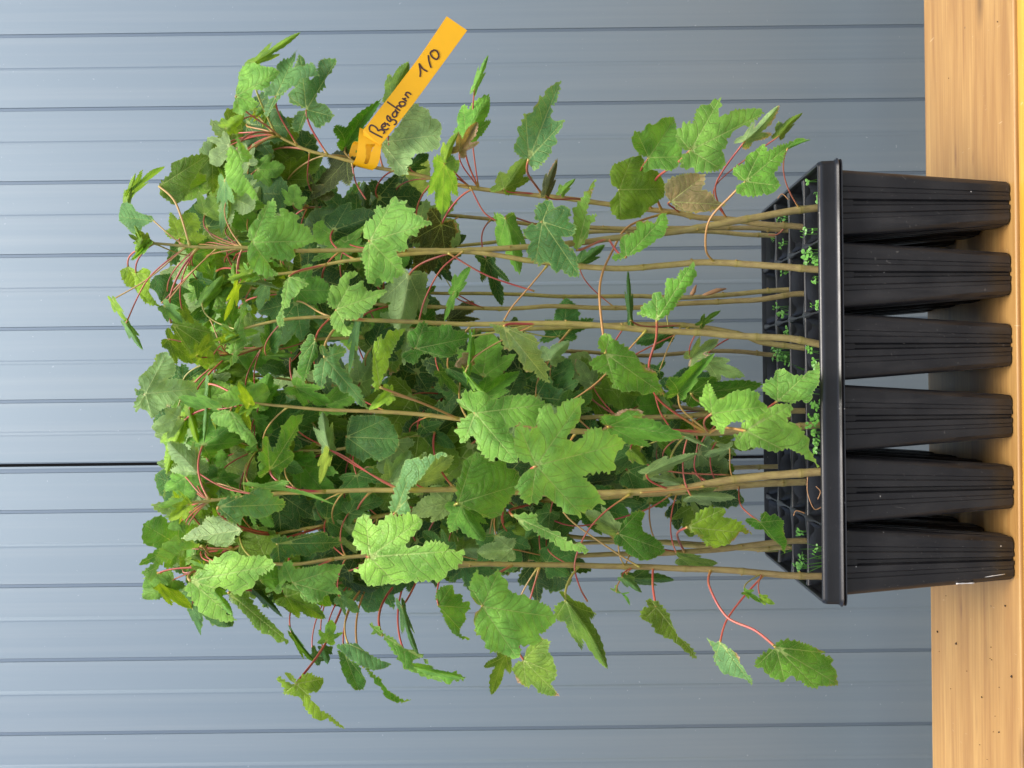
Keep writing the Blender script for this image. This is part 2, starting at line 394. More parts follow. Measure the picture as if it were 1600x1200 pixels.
# drip flutes on the inner walls
cell_parts = []
soil_me = []
for v_ in range(3):
    vs, fs = [], []; n = 12
    rs_ = np.random.RandomState(v_)
    for i in range(n+1):
        for j in range(n+1):
            x, y = (-1+2*i/n)*.0280, (-1+2*j/n)*.0280
            vs.append((x, y, ZT-.0195+rs_.uniform(-.0022, .0026)+.002*math.sin(i*.8+v_)*math.cos(j*.7)))
    for i in range(n):
        for j in range(n): a_ = i*(n+1)+j; fs.append((a_, a_+n+1, a_+n+2, a_+1))
    me = bpy.data.meshes.new('soil'); me.from_pydata(vs, [], fs); me.materials.append(M['soil']); soil_me.append(me)
cme = bpy.data.meshes.new('cell'); cme.from_pydata(cb_.v, [], cb_.f); cme.materials.append(M['pot'])
cme.polygons.foreach_set('use_smooth', [True]*len(cme.polygons)); cme.set_sharp_from_angle(angle=R(40))
ime = bpy.data.meshes.new('cell_lining'); ime.from_pydata(inner.v, [], inner.f); ime.materials.append(M['rim']); ime.polygons.foreach_set('use_smooth', [True]*len(ime.polygons))
for j in range(4):
    for i in range(6):
        c = bpy.data.objects.new('cell', cme); COL.objects.link(c); c.parent = tray
        c.location = (X0+(i+.5)*PX-TX, Y0+(j+.5)*PY-.13, 0)
        for nm, me in (('lining', ime), ('soil', soil_me[(i+j*2) % 3])):
            s_ = bpy.data.objects.new(nm, me); COL.objects.link(s_); s_.parent = c
# bird or lime splashes on the last cell of the front
sm = MB()
for (x0, y0, x1, y1, rr) in ((1497, 903, 1525, 900, .0012), (1494, 912, 1522, 911, .0010), (1530, 903, 1570, 897, .0004), (1486, 864, 1506, 860, .0007)):
    p0, p1 = P(x0, y0, .0158), P(x1, y1, .0168)
    pts = [p0.lerp(p1, k/6) for k in range(7)]
    sm.tube(pts, [rr*random.uniform(.5, 1.1) for _ in pts], 6)
# ------------------------------------------------------------------ leaf templates
HALF = {
 0: [(0,0),(.05,-.065),(.17,-.13),(.30,-.155),(.46,-.08),(.455,.03),(.40,.12),(.47,.20),(.55,.32),(.60,.44),(.62,.58),(.53,.575),(.42,.545),(.30,.49),(.32,.58),(.32,.68),(.26,.80),(.13,.92),(0,1)],
 1: [(0,0),(.06,-.05),(.20,-.10),(.36,-.10),(.46,-.08),(.50,.03),(.47,.14),(.54,.22),(.60,.34),(.63,.46),(.62,.58),(.54,.59),(.44,.57),(.36,.52),(.38,.62),(.35,.73),(.26,.84),(.12,.94),(0,1)],
 2: [(0,0),(.04,-.07),(.15,-.14),(.30,-.17),(.46,-.08),(.42,.04),(.34,.12),(.43,.22),(.52,.34),(.59,.46),(.62,.58),(.51,.55),(.38,.48),(.23,.40),(.25,.51),(.285,.64),(.25,.78),(.12,.92),(0,1)],
}
TIP = {'b': (0, 0), 't': (0, 1), 'r': (.62, .58), 'l': (-.62, .58), 'br': (.46, -.08), 'bl': (-.46, -.08)}
LM = np.array([TIP[k] for k in ('b', 't', 'l', 'r', 'bl', 'br')], float)
def pip(px, py, poly):
    ins = np.zeros(len(px), bool); n = len(poly); j = n-1
    for i in range(n):
        xi, yi = poly[i]; xj, yj = poly[j]
        c = ((yi > py) != (yj > py)) & (px < (xj-xi)*(py-yi)/(yj-yi+1e-12)+xi); ins ^= c; j = i
    return ins
def segdist(P_, a, b):
    d = b-a; L2 = (d**2).sum(); t = np.clip(((P_-a)@d)/L2, 0, 1); c = a+t[:, None]*d
    return np.sqrt(((P_-c)**2).sum(1)), t, ((P_-a)[:, 0]*d[1]-(P_-a)[:, 1]*d[0])/math.sqrt(L2)
def curved_second(tt, le, cc, k, V):
    """side veins leave the main vein at a slant and bow toward the lobe tip, a little unevenly"""
    wob = .22*np.sin(V[:, 0]*13+k*2.1)+.18*np.sin(V[:, 1]*17+k)
    return (tt*le-.95*np.abs(cc)+1.1*cc*cc)/.118+np.where(cc > 0, .5, 0)+k*.37+wob
def relief(dm, qd, ed, V, seed):
    quilt = .35*np.sin(V[:, 0]*31+seed)*np.sin(V[:, 1]*27+seed*1.7)+.25*np.sin(V[:, 0]*53+V[:, 1]*19+seed)*np.sin(V[:, 1]*47-V[:, 0]*13)
    return -.007*np.exp(-(dm/.026)**2)+(.0095*np.sin(np.pi*(qd % 1))+.0065*quilt)*np.clip(dm/.06, 0, 1)*np.clip(ed/.05, 0, 1)
def make_template(kind, seed, step, tooth):
    tooth *= 1.35
    rs = np.random.RandomState(seed)
    half = [(x*(1+rs.uniform(-.05, .05)), y+rs.uniform(-.012, .012)) if 0 < i < len(HALF[kind])-1 and i not in (4, 10) else (x, y) for i, (x, y) in enumerate(HALF[kind])]
    left = [(-x*(1+rs.uniform(-.05, .05)), y+rs.uniform(-.012, .012)) if 0 < i < len(half)-1 and i not in (4, 10) else (-x, y) for i, (x, y) in enumerate(HALF[kind])]
    out = []
    for side in (half, left[::-1]):
        c = catmull(side, 14); out += c[:-1]
    out = np.array(out); nx = np.roll(out, -1, 0); seg = np.sqrt(((nx-out)**2).sum(1)); S = np.concatenate([[0], np.cumsum(seg)]); L = S[-1]
    n = int(L/(step*.8)); s = np.arange(n)*L/n
    cl = np.vstack([out, out[:1]]); X = np.interp(s, S, cl[:, 0]); Y = np.interp(s, S, cl[:, 1]); q = np.stack([X, Y], 1)
    tn = np.roll(q, -1, 0)-np.roll(q, 1, 0); tn /= np.linalg.norm(tn, axis=1)[:, None]+1e-9; nr = np.stack([tn[:, 1], -tn[:, 0]], 1)
    # teeth, smaller near the petiole
    per = .088; ph = s/per+.7*np.sin(s*3.1+seed)+.4*np.sin(s*7.7+seed*2); fr = ph % 1; saw = np.minimum(fr/.62, (1-fr)/.38)
    amp = tooth*(.55+.6*np.abs(np.sin(s*2.3+seed)))*np.clip(np.hypot(q[:, 0], q[:, 1]-0)/.35, 0, 1)
    q = q+nr*((saw-.45)*amp)[:, None]
    # interior
    xs, ys = np.arange(-.75, .75, step), np.arange(-.3, 1.1, step*.866); pts = []
    for r_, y in enumerate(ys): pts += [(x+(step/2 if r_ % 2 else 0), y) for x in xs]
    pts = np.array(pts); pts = pts[pip(pts[:, 0], pts[:, 1], q)]
    ends = [LM[1], LM[2], LM[3], LM[4], LM[5]]
    vp = [LM[0]+(e_-LM[0])*t for e_ in ends for t in np.arange(.03, .96, step/np.linalg.norm(e_))]; vp = np.array(vp)
    vp = vp[pip(vp[:, 0], vp[:, 1], q)]
    dq = np.sqrt(((pts[:, None]-q[None])**2).sum(2)).min(1); dv = np.sqrt(((pts[:, None]-vp[None])**2).sum(2)).min(1)
    pts = pts[(dq > step*.55) & (dv > step*.6)]
    dq = np.sqrt(((vp[:, None]-q[None])**2).sum(2)).min(1); vp = vp[dq > step*.5]
    allp = np.vstack([q, vp, pts]); nq = len(q)
    vo, _, fo, _, _, _ = delaunay_2d_cdt([Vector(p) for p in allp], [], [list(range(nq))], 1, 1e-6)
    V = np.array([(v.x, v.y) for v in vo]); F = [tuple(f) for f in fo]
    a0 = V[F[0][0]]; b0 = V[F[0][1]]; c0 = V[F[0][2]]
    if (b0-a0)[0]*(c0-a0)[1]-(b0-a0)[1]*(c0-a0)[0] < 0: F = [f[::-1] for f in F]
    ds, ts, cs, ln = [], [], [], []
    for e_ in ends:
        d_, t_, c_ = segdist(V, LM[0], e_); ds.append(d_); ts.append(t_); cs.append(c_); ln.append(np.linalg.norm(e_))
    ds = np.array(ds); k = ds.argmin(0); I = np.arange(len(V)); dm = ds[k, I]; tt = np.array(ts)[k, I]; cc = np.array(cs)[k, I]; le = np.array(ln)[k]
    qd = curved_second(tt, le, cc, k, V)
    ed = np.sqrt(((V[:, None]-q[None])**2).sum(2)).min(1)
    h = relief(dm, qd, ed, V, seed)
    return dict(V=V, F=np.array(F), dm=dm, q=qd, ed=ed, al=tt, h=h)
def tps(src, dst):
    n = len(src); K = np.linalg.norm(src[:, None]-src[None], axis=2); K = np.where(K > 0, K**2*np.log(K+1e-12), 0)
    A = np.zeros((n+3, n+3)); A[:n, :n] = K+np.eye(n)*.003; A[:n, n] = 1; A[:n, n+1:] = src; A[n, :n] = 1; A[n+1:, :n] = src.T
    B = np.zeros((n+3, 2)); B[:n] = dst; W = np.linalg.solve(A, B)
    def f(p):
        U = np.linalg.norm(p[:, None]-src[None], axis=2); U = np.where(U > 0, U**2*np.log(U+1e-12), 0)
        return U@W[:n]+W[n]+p@W[n+1:]
    return f
HI = [make_template(k, s, .030, .042) for k, s in ((0, 1), (1, 2), (2, 3), (0, 4), (1, 5), (2, 6), (0, 9))]
LO = [make_template(k, s, .058, .040) for k, s in ((0, 11), (1, 12), (2, 13), (0, 14))]
TRACED = """
200,344|4,160,320|105,75 190,-15 200,185|320,100 300,110 250,140 230,190 190,185 150,140 105,100 100,80 115,0 150,-20 190,0 210,40 260,60 310,70
253,473|4,160,320|560,548 300,505 550,688 430,432|370,615 330,540 280,510 330,440 430,430 440,480 500,510 560,545 500,560 520,600 520,650 555,690 480,670 430,640 400,620
200,420|4,160,320|285,610 115,430|160,385 110,410 120,460 150,510 200,520 240,580 270,620 290,600 240,540 200,500 230,440 200,400
212,430|4,160,320|355,628 305,440|210,425 200,480 220,540 250,590 300,630 360,630 320,590 290,540 300,480 300,420 260,390
838,728|5.333,700,600|1440,500 1110,140 1110,1090 590,345 690,990|735,680 680,665 600,640 575,600 550,540 555,480 550,420 570,370 590,325 640,355 690,395 735,350 730,300 765,240 760,200 810,185 850,165 895,260 910,200 960,150 1000,130 1050,120 1130,110 1125,160 1115,210 1120,240 1095,295 1075,320 1070,350 1030,380 1000,430 985,470 1030,475 1085,470 1120,450 1135,400 1180,365 1240,360 1300,380 1340,410 1390,420 1430,440 1480,490 1450,540 1420,560 1400,610 1385,650 1405,690 1370,720 1350,745 1290,730 1220,745 1180,750 1120,765 1180,820 1230,865 1270,940 1310,1005 1250,1010 1200,1035 1160,1055 1115,1075 1110,1110 1070,1105 1020,1085 990,1075 960,1045 900,1005 850,960 795,920 770,970 740,1000 690,995 650,1000 620,970 590,910 560,850 580,800 620,745 680,715 725,695
742,645|5.333,700,600|575,655 840,165 130,490 80,140|225,243 165,220 120,195 80,150 80,125 120,110 115,70 150,55 215,60 300,80 345,110 430,125 460,100 550,92 640,88 700,95 760,125 800,150 850,165 780,195 765,240 740,290 740,345 690,360 640,345 600,320 560,350 510,360 500,400 540,420 560,480 580,560 583,620 575,660 530,655 490,640 430,615 405,610 370,650 330,625 290,590 250,540 235,480 215,430 190,430 150,480 125,498 90,470 85,420 60,395 75,350 110,290 170,265
716,787|5.333,700,600|590,840 210,600 370,1120|85,995 70,960 70,880 65,830 90,780 110,720 130,640 200,590 240,560 290,600 330,635 380,650 430,630 480,650 500,700 560,710 595,750 590,800 575,860 570,900 530,930 520,980 490,1010 460,1050 450,1090 400,1110 365,1125 310,1110 270,1095 240,1070 190,1050 150,1040 110,1010
392,379|4,160,320|1335,225 1050,-30 1090,440|937,235 910,210 905,180 930,130 960,90 985,40 1015,10 1030,-15 1070,-40 1085,-10 1080,70 1110,70 1105,25 1145,20 1165,45 1200,50 1225,75 1215,100 1250,125 1290,140 1300,175 1325,205 1338,225 1290,245 1250,265 1195,280 1200,320 1170,345 1110,350 1060,330 1040,335 1040,370 1060,400 1105,435 1060,450 1010,455 985,435 945,420 915,380 910,330 905,280 915,250
577,376|4,500,320|700,112 470,-50 510,430 300,480|310,225 270,210 270,175 280,110 335,80 345,20 380,-5 385,25 430,0 440,-30 475,-60 490,-20 540,-30 540,10 590,25 590,60 640,70 650,95 700,105 700,125 650,135 620,150 610,190 565,200 550,225 545,280 510,295 470,290 490,320 515,345 510,375 535,425 500,450 465,455 460,488 425,480 390,485 370,450 355,460 340,500 300,490 285,450 280,400 275,360 255,350 265,290 290,240
525,484|4,500,320|425,538 230,420 185,810|100,655 60,640 45,600 60,540 70,500 110,510 130,450 170,420 235,415 235,430 200,450 180,490 185,510 220,500 260,470 275,480 270,510 295,520 290,540 350,535 425,535 400,560 360,590 350,610 320,645 290,665 270,680 245,680 250,710 200,720 150,715 150,740 170,780 195,790 190,815 150,825 130,800 100,790 70,750 60,700 90,670
649,545|4,500,320|935,830 655,730 780,950|597,900 570,895 545,860 540,820 550,790 590,780 600,760 620,740 650,725 670,745 680,770 720,750 740,760 770,750 820,750 830,780 890,790 920,800 935,830 920,840 900,870 870,890 850,915 850,930 810,955 760,955 710,950 680,930 640,935 620,950 615,975 590,1000 540,980 510,950 515,920 560,905
787,510|4,500,320|1425,1100 1190,910 1370,870|1150,760 1100,750 1050,740 1100,790 1140,850 1150,890 1180,920 1205,895 1240,925 1240,970 1270,1000 1270,1030 1300,1050 1340,1035 1350,1070 1390,1090 1420,1115 1435,1110 1430,1070 1410,1040 1440,1025 1400,980 1380,950 1385,930 1360,880 1370,860 1330,815 1270,800 1240,780 1190,765
847,347|4,500,320|1620,440 1440,-25 1345,370 1590,170|1390,105 1350,100 1340,60 1350,0 1400,-20 1450,-30 1470,20 1510,0 1560,20 1570,60 1550,85 1560,110 1600,130 1590,190 1540,195 1510,200 1530,240 1570,270 1600,300 1610,370 1620,450 1570,450 1530,430 1510,400 1480,430 1460,410 1440,370 1410,360 1380,385 1350,370 1300,325 1290,280 1320,230 1280,200 1265,160 1300,130 1350,120
577,870|4,500,600|900,1040 640,845 480,1250 285,815 220,1175|310,1080 270,1060 220,1020 195,940 215,900 235,840 280,808 310,830 340,890 400,840 440,805 490,825 550,800 590,820 645,840 640,880 600,930 550,980 540,1020 560,1030 610,1020 660,990 720,975 780,990 810,1030 850,1045 905,1035 905,1060 890,1080 895,1110 860,1140 850,1165 800,1170 790,1210 740,1230 680,1230 600,1235 540,1240 470,1255 420,1245 370,1260 320,1260 280,1255 280,1215 240,1190 215,1170 240,1140 280,1110
754,947|4,500,840|1475,500 1120,210 1230,750 950,320|1015,430 970,400 940,360 930,310 950,250 975,200 1010,240 1050,245 1090,220 1110,195 1140,240 1170,270 1180,330 1220,350 1260,360 1320,375 1360,400 1400,410 1440,430 1450,470 1480,490 1470,530 1430,560 1410,590 1370,600 1380,635 1340,665 1290,680 1240,670 1260,710 1240,755 1210,760 1180,745 1120,720 1060,715 1030,670 1010,620 970,600 965,520 970,470 1000,440
1078,235|4,840,120|1420,225 1140,135 1150,580 880,370|955,460 905,450 870,410 865,350 910,290 950,280 970,300 990,210 1020,175 1055,180 1090,150 1145,130 1145,180 1130,255 1170,245 1220,210 1290,200 1385,195 1420,225 1360,270 1330,300 1270,320 1220,345 1190,380 1180,440 1150,460 1175,510 1170,560 1130,590 1060,600 1000,595 960,570 900,575 890,540 900,490
1014,246|4,840,120|860,260 620,345 895,500 690,580|695,505 640,490 600,440 585,390 605,340 650,345 700,290 730,300 780,255 850,250 865,290 870,340 880,400 905,440 900,510 880,560 830,590 760,575 700,580 670,595 655,560 680,530
826,249|4,500,20|1500,425 1285,630 1525,675|1305,915 1260,910 1215,870 1210,830 1240,780 1235,730 1260,690 1280,625 1320,635 1325,590 1360,560 1380,515 1400,530 1405,490 1440,460 1505,420 1495,500 1480,550 1445,590 1445,640 1470,670 1530,670 1510,720 1470,770 1480,800 1450,850 1430,900 1400,940 1350,985 1320,975
1165,284|4,840,120|1600,405 1235,590 1510,680 1410,425|1300,655 1250,640 1215,590 1240,555 1290,545 1310,500 1370,450 1415,415 1440,465 1490,435 1560,415 1620,385 1700,390 1640,410 1570,440 1550,470 1530,530 1490,590 1475,610 1500,640 1520,685 1470,720 1420,735 1350,750 1290,745 1240,725 1240,680
598,223|4,500,20|755,760 600,575 540,1000|385,810 450,760 520,650 590,560 635,590 680,600 690,650 720,665 760,690 760,740 750,775 755,830 720,855 660,875 600,880 570,910 580,940 545,960 550,1010 490,1030 460,990 430,960 410,900 385,860
270,498|4,160,320|735,950 680,800 570,950|430,740 480,690 530,690 590,720 640,765 680,780 700,850 720,900 735,950 700,990 620,1000 570,960 520,900 470,820 430,780
541,683|4,500,600|490,345 420,215 370,480 200,200|165,330 170,260 190,200 260,195 350,195 420,210 450,250 480,290 490,340 495,380 470,430 420,460 370,485 320,460 270,490 230,460 170,430 155,380
605,608|4,500,320|540,772 335,900|375,1140 350,1165 335,1150 330,1090 330,1000 330,880 375,810 400,840 430,790 540,770 480,860 465,900 435,950 430,1010 400,1060
946,551|4,840,400|795,870 450,490 490,825 630,640|425,610 380,580 375,540 390,500 430,480 460,500 500,540 550,560 580,590 610,620 640,640 655,680 700,705 740,720 760,790 800,875 740,860 690,850 655,870 610,840 575,850 530,850 470,820 460,780 430,730 370,725 330,690 325,660 370,625
1027,501|4,840,400|975,35 740,235 635,355|745,400 680,380 620,370 640,340 660,300 700,290 720,230 765,225 790,270 800,180 800,150 830,135 860,150 890,90 920,80 975,30 985,90 1000,110 970,160 930,210 900,260 860,320 810,370 770,395
1167,672|3.636,1160,540|435,690 280,335 -40,560 130,400|20,485 -20,430 60,420 130,390 150,350 200,330 280,330 285,370 250,430 290,440 340,480 380,530 370,570 400,620 435,690 390,660 340,620 300,600 260,580 200,605 150,600 110,580 60,580 20,590 -20,580 -45,550 -50,510
1113,645|4,840,400|1430,940 1065,790 1150,1100|1090,985 1050,960 1010,920 1010,885 1030,880 1035,830 1065,780 1090,820 1110,870 1130,900 1180,870 1240,840 1330,835 1390,860 1380,900 1430,930 1440,960 1390,1020 1330,1035 1290,1030 1210,1040 1170,1075 1160,1120 1120,1080 1085,1040
1207,620|3.636,1160,540|435,95 200,145 380,310|200,315 140,280 110,245 130,200 180,180 190,140 240,130 280,165 340,170 400,140 435,90 440,150 435,220 400,260 400,290 370,320 320,310 290,330 240,320
1212,1012|4,940,860|1475,835 1390,640 1345,860 1145,820 965,725|1090,605 1070,600 1100,570 1150,555 1220,565 1300,590 1350,615 1400,640 1370,650 1440,665 1440,710 1470,750 1465,780 1480,840 1420,850 1360,845 1350,865 1290,855 1250,820 1185,790 1140,825 1060,795 1020,760 1005,735 955,730 960,680 1010,640 1060,615
1126,1002|4,940,860|940,835 705,690 860,680|740,575 690,570 655,545 680,590 705,630 700,680 720,720 770,770 830,790 900,805 940,845 940,800 900,760 880,730 860,690 865,670 830,630 790,610 775,590
1023,948|4,940,860|598,675 310,310 270,430|340,355 290,350 275,310 310,303 360,325 400,370 440,430 455,490 480,540 540,580 580,630 598,675 565,670 530,630 480,600 440,555 400,550 340,510 300,450 250,430 240,400 255,360 300,350
297,909|4,160,880|1075,10 840,360 860,200 700,-40|550,110 580,60 640,20 680,-20 760,-60 800,-75 850,-60 900,-40 960,-50 1030,-40 1080,0 1075,25 1020,60 970,90 960,130 940,155 890,165 870,205 800,185 780,150 700,160 680,190 740,250 770,310 845,355 780,370 710,355 640,320 590,280 560,230 520,180 505,150 540,130
457,911|4,160,880|1520,12 1480,200 1300,250 1140,10|1190,125 1150,110 1120,60 1125,0 1180,-20 1200,30 1250,30 1300,20 1400,5 1520,10 1480,50 1475,100 1450,130 1500,200 1440,190 1390,200 1380,245 1320,250 1250,230 1230,180 1140,150
462,1067|4,160,880|1520,1032 1160,682 1380,722 1132,818 1098,705|1208,755 1170,730 1140,690 1155,678 1190,700 1215,740 1260,690 1300,685 1330,710 1385,718 1370,780 1340,805 1290,810 1300,840 1340,900 1420,950 1470,990 1520,1035 1480,1025 1410,975 1360,985 1300,950 1260,900 1240,840 1180,825 1130,820 1135,780 1100,740 1095,700 1130,725 1170,750
358,928|4,160,880|1170,500 820,240|790,185 870,170 910,180 930,230 980,290 1030,340 1100,410 1170,500 1120,495 1060,470 1010,440 960,410 910,340 850,280 820,240
228,617|4,160,320|590,1150 400,930 310,1330 205,1290|270,1180 230,1130 225,1080 260,1050 300,1010 330,980 325,960 350,925 400,920 440,960 460,1020 450,1070 380,1090 350,1110 400,1090 460,1085 540,1100 580,1110 600,1180 580,1230 480,1210 440,1250 370,1280 340,1310 310,1340 280,1290 240,1270 215,1300 195,1260 210,1210 240,1190
966,833|4,840,640|795,880 640,630 680,945|505,775 520,720 550,680 600,640 645,625 665,650 650,720 660,760 720,790 780,840 798,880 750,920 700,940 650,945 600,920 560,900 530,860 480,840 475,800
1076,822|4,840,640|1345,775 1165,620 1100,855|935,735 980,680 1000,640 1060,610 1110,605 1170,615 1175,650 1150,670 1210,680 1270,700 1300,740 1345,775 1270,770 1240,800 1200,840 1130,860 1060,855 1040,830 990,780 950,760
1187,817|4,840,640|1545,890 1430,645 1300,690 1530,690|1390,705 1395,650 1425,640 1450,665 1480,650 1520,680 1540,700 1535,740 1545,790 1560,830 1540,905 1520,850 1480,820 1440,790 1410,750 1350,740 1300,700 1300,680 1350,675
818,1028|4,500,840|1495,990 1470,850 1400,640 1290,935|1270,765 1290,690 1360,640 1400,630 1440,650 1425,710 1450,740 1480,830 1475,890 1440,900 1450,930 1500,990 1440,990 1370,970 1320,920 1300,940 1230,900 1220,860 1195,820 1230,780
686,945|4,500,840|935,638 825,300 935,440|740,425 720,380 730,330 770,300 830,295 840,350 890,355 890,400 930,405 943,440 905,475 915,510 880,560 870,600 935,635 890,635 830,600 790,540 760,470
595,992|4,500,840|910,880 690,790 320,550|390,612 330,600 315,545 330,538 370,560 400,600 460,625 500,670 550,700 620,720 690,790 630,760 580,775 590,820 650,855 720,865 800,840 850,838 910,880 880,895 820,895 790,920 740,890 640,870 580,830 530,820 490,760 450,700
543,1003|4,500,840|445,795 270,700|175,662 230,660 270,700 330,740 390,770 445,795 400,820 330,830 250,800 190,760 120,700 95,672
545,1020|4,500,840|240,950 290,900|150,720 180,760 240,790 290,900 270,950 220,955 170,900 135,830 120,750 105,700
566,1048|4,500,840|575,1012|275,812 310,825 350,870 390,880 380,900 420,950 480,990 520,1015 575,1012 520,1030 460,1030 400,990 390,950 350,910 310,860
967,297|4,840,120|800,700 590,500 520,890|510,705 460,670 450,600 470,550 530,525 590,500 650,490 680,550 760,600 800,680 790,750 720,800 640,880 570,890 510,895 460,850 450,790 490,730
1046,314|4,840,120|1180,800 1040,620 950,850|830,780 800,740 790,680 830,630 900,610 960,600 1050,610 1040,680 1020,710 1080,715 1110,770 1180,800 1130,820 1080,845 950,850 870,830
972,402|4,840,120|805,860 540,1000 480,1140|555,1128 530,1140 470,1150 470,1110 520,1100 510,1050 520,1000 560,985 610,970 625,910 660,895 700,900 730,920 760,860 800,850 815,900 810,950 780,990 720,1040 660,1080 600,1110
903,388|4,840,120|360,645 370,860|245,1082 230,1060 220,1000 225,900 220,830 260,780 300,720 340,660 365,640 350,700 320,790 305,860 330,870 375,855 340,920 320,980 290,1040
453,436|4,160,320|1110,765 1290,500|1165,450 1220,450 1265,470 1290,500 1250,520 1210,560 1175,600 1170,640 1130,650 1135,700 1130,765 1095,760 1090,700 1120,640 1120,560 1140,490
364,558|4,160,320|895,585 945,838 810,1005 772,920|815,928 770,920 800,870 800,820 830,740 860,690 860,640 895,580 900,650 885,720 885,790 905,840 950,835 900,870 880,900 850,930 840,980 800,1010 795,960
492,530|4,160,320|1250,1128 1225,980|1330,845 1345,880 1345,950 1310,990 1290,1050 1250,1130 1240,1080 1215,1040 1225,980 1240,930 1235,890 1270,850 1290,805 1320,810
507,559|4,160,320|1665,1275 1530,910 1365,1145 1365,875|1390,955 1360,930 1350,890 1375,870 1400,900 1410,930 1420,890 1450,875 1500,880 1535,910 1500,950 1470,975 1500,1020 1540,1060 1560,1100 1600,1130 1620,1180 1650,1250 1670,1280 1600,1250 1560,1200 1520,1170 1480,1170 1450,1110 1400,1060 1395,1110 1370,1150 1350,1130 1320,1090 1315,1030 1340,990
612,800|4,500,600|780,440 550,600|470,805 430,790 450,700 470,640 500,590 510,530 530,480 580,460 640,465 700,440 760,430 790,445 720,470 680,520 650,570 600,620 550,670 550,730 565,805 510,820
806,792|4,840,640|333,885 -10,790|-152,665 -120,650 -60,650 0,650 0,710 60,745 120,760 180,810 240,840 300,845 335,880 290,900 230,880 160,885 110,840 60,810 0,780 -30,750 -60,750 -120,710
422,735|4,160,600|1260,195 1030,325 1195,440 975,580|1045,540 990,590 970,570 980,520 985,480 970,490 970,450 1000,400 1000,350 1030,320 1050,390 1060,430 1100,350 1120,260 1180,200 1260,190 1230,260 1215,310 1180,360 1160,420 1200,430 1190,480 1150,520 1110,560 1110,610 1060,570
345,790|4,160,600|1150,750 980,650 850,875|725,770 720,740 790,700 850,705 920,690 940,650 1000,645 1050,660 1070,700 1130,720 1150,750 1120,790 1050,810 1000,840 950,840 900,815 870,850 860,880 800,870 760,830 720,800
393,626|4,160,600|720,90 1040,40 1010,160 860,-10|935,112 900,130 850,130 780,150 740,130 715,95 730,65 780,50 800,20 850,10 870,-20 900,20 940,0 1000,-10 1030,10 1050,60 1020,110 1015,165 970,150
360,660|4,160,600|965,375 685,210 880,345|800,170 850,190 900,270 950,320 970,370 930,395 880,350 850,320 830,300 790,300 780,270 720,260 690,240 680,205 700,180 760,160
435,853|4,160,600|1510,990 1390,925 1110,1155|1095,1000 1050,980 1060,960 1130,950 1200,960 1260,940 1340,925 1400,920 1405,945 1450,960 1510,990 1450,1020 1380,1050 1330,1050 1290,1080 1230,1070 1180,1070 1130,1120 1110,1160 1060,1120 1045,1060
385,822|4,160,600|500,970 720,830 780,1015|868,912 870,930 820,960 830,990 780,1020 690,1010 640,970 560,980 490,970 560,910 620,880 650,830 720,825 790,850 850,890
315,850|4,160,600|250,1190 470,945|620,1012 560,1030 500,1040 450,1080 400,1110 340,1150 350,1200 300,1230 240,1180 330,1110 350,1040 400,980 470,940 490,980 560,980
432,150|4,160,20|1350,385 1215,235 1020,655|1085,520 1020,520 1000,480 1050,440 1100,390 1085,330 1130,290 1180,280 1215,230 1200,300 1185,345 1250,330 1310,310 1350,370 1355,395 1300,400 1230,420 1220,450 1170,470 1120,520 1080,570 1050,620 1020,660 1010,600 1040,550
478,172|4,160,20|1465,290 1445,650 1155,515 1235,255 1220,750|1275,605 1220,580 1180,570 1150,510 1200,470 1230,430 1200,330 1230,250 1270,310 1290,420 1340,390 1350,300 1390,285 1460,285 1465,310 1430,370 1400,420 1390,470 1340,510 1335,560 1390,570 1420,600 1450,650 1400,690 1350,725 1300,680 1280,650 1250,720 1220,755 1180,720 1190,660 1220,620
390,134|4,160,20|1105,370 870,330 860,635 975,570|835,520 820,560 815,620 870,640 910,610 950,600 980,565 935,530 940,480 1000,485 1050,440 1080,410 1110,370 1070,340 1010,335 950,310 880,330 850,380 850,430 835,480
371,236|4,160,20|980,1172 845,760 938,902|845,865 800,830 775,870 780,930 760,960 770,1020 780,1070 810,1100 860,1150 890,1130 940,1165 980,1175 960,1120 920,1060 880,1010 870,950 910,930 940,900 900,850 860,800 840,750 835,820
249,292|4,160,20|660,890 440,945 480,1190|355,1085 370,1050 430,1000 430,940 500,910 560,890 640,880 665,900 630,930 610,980 580,1030 550,1070 540,1120 500,1180 450,1200 400,1170 360,1140
"""
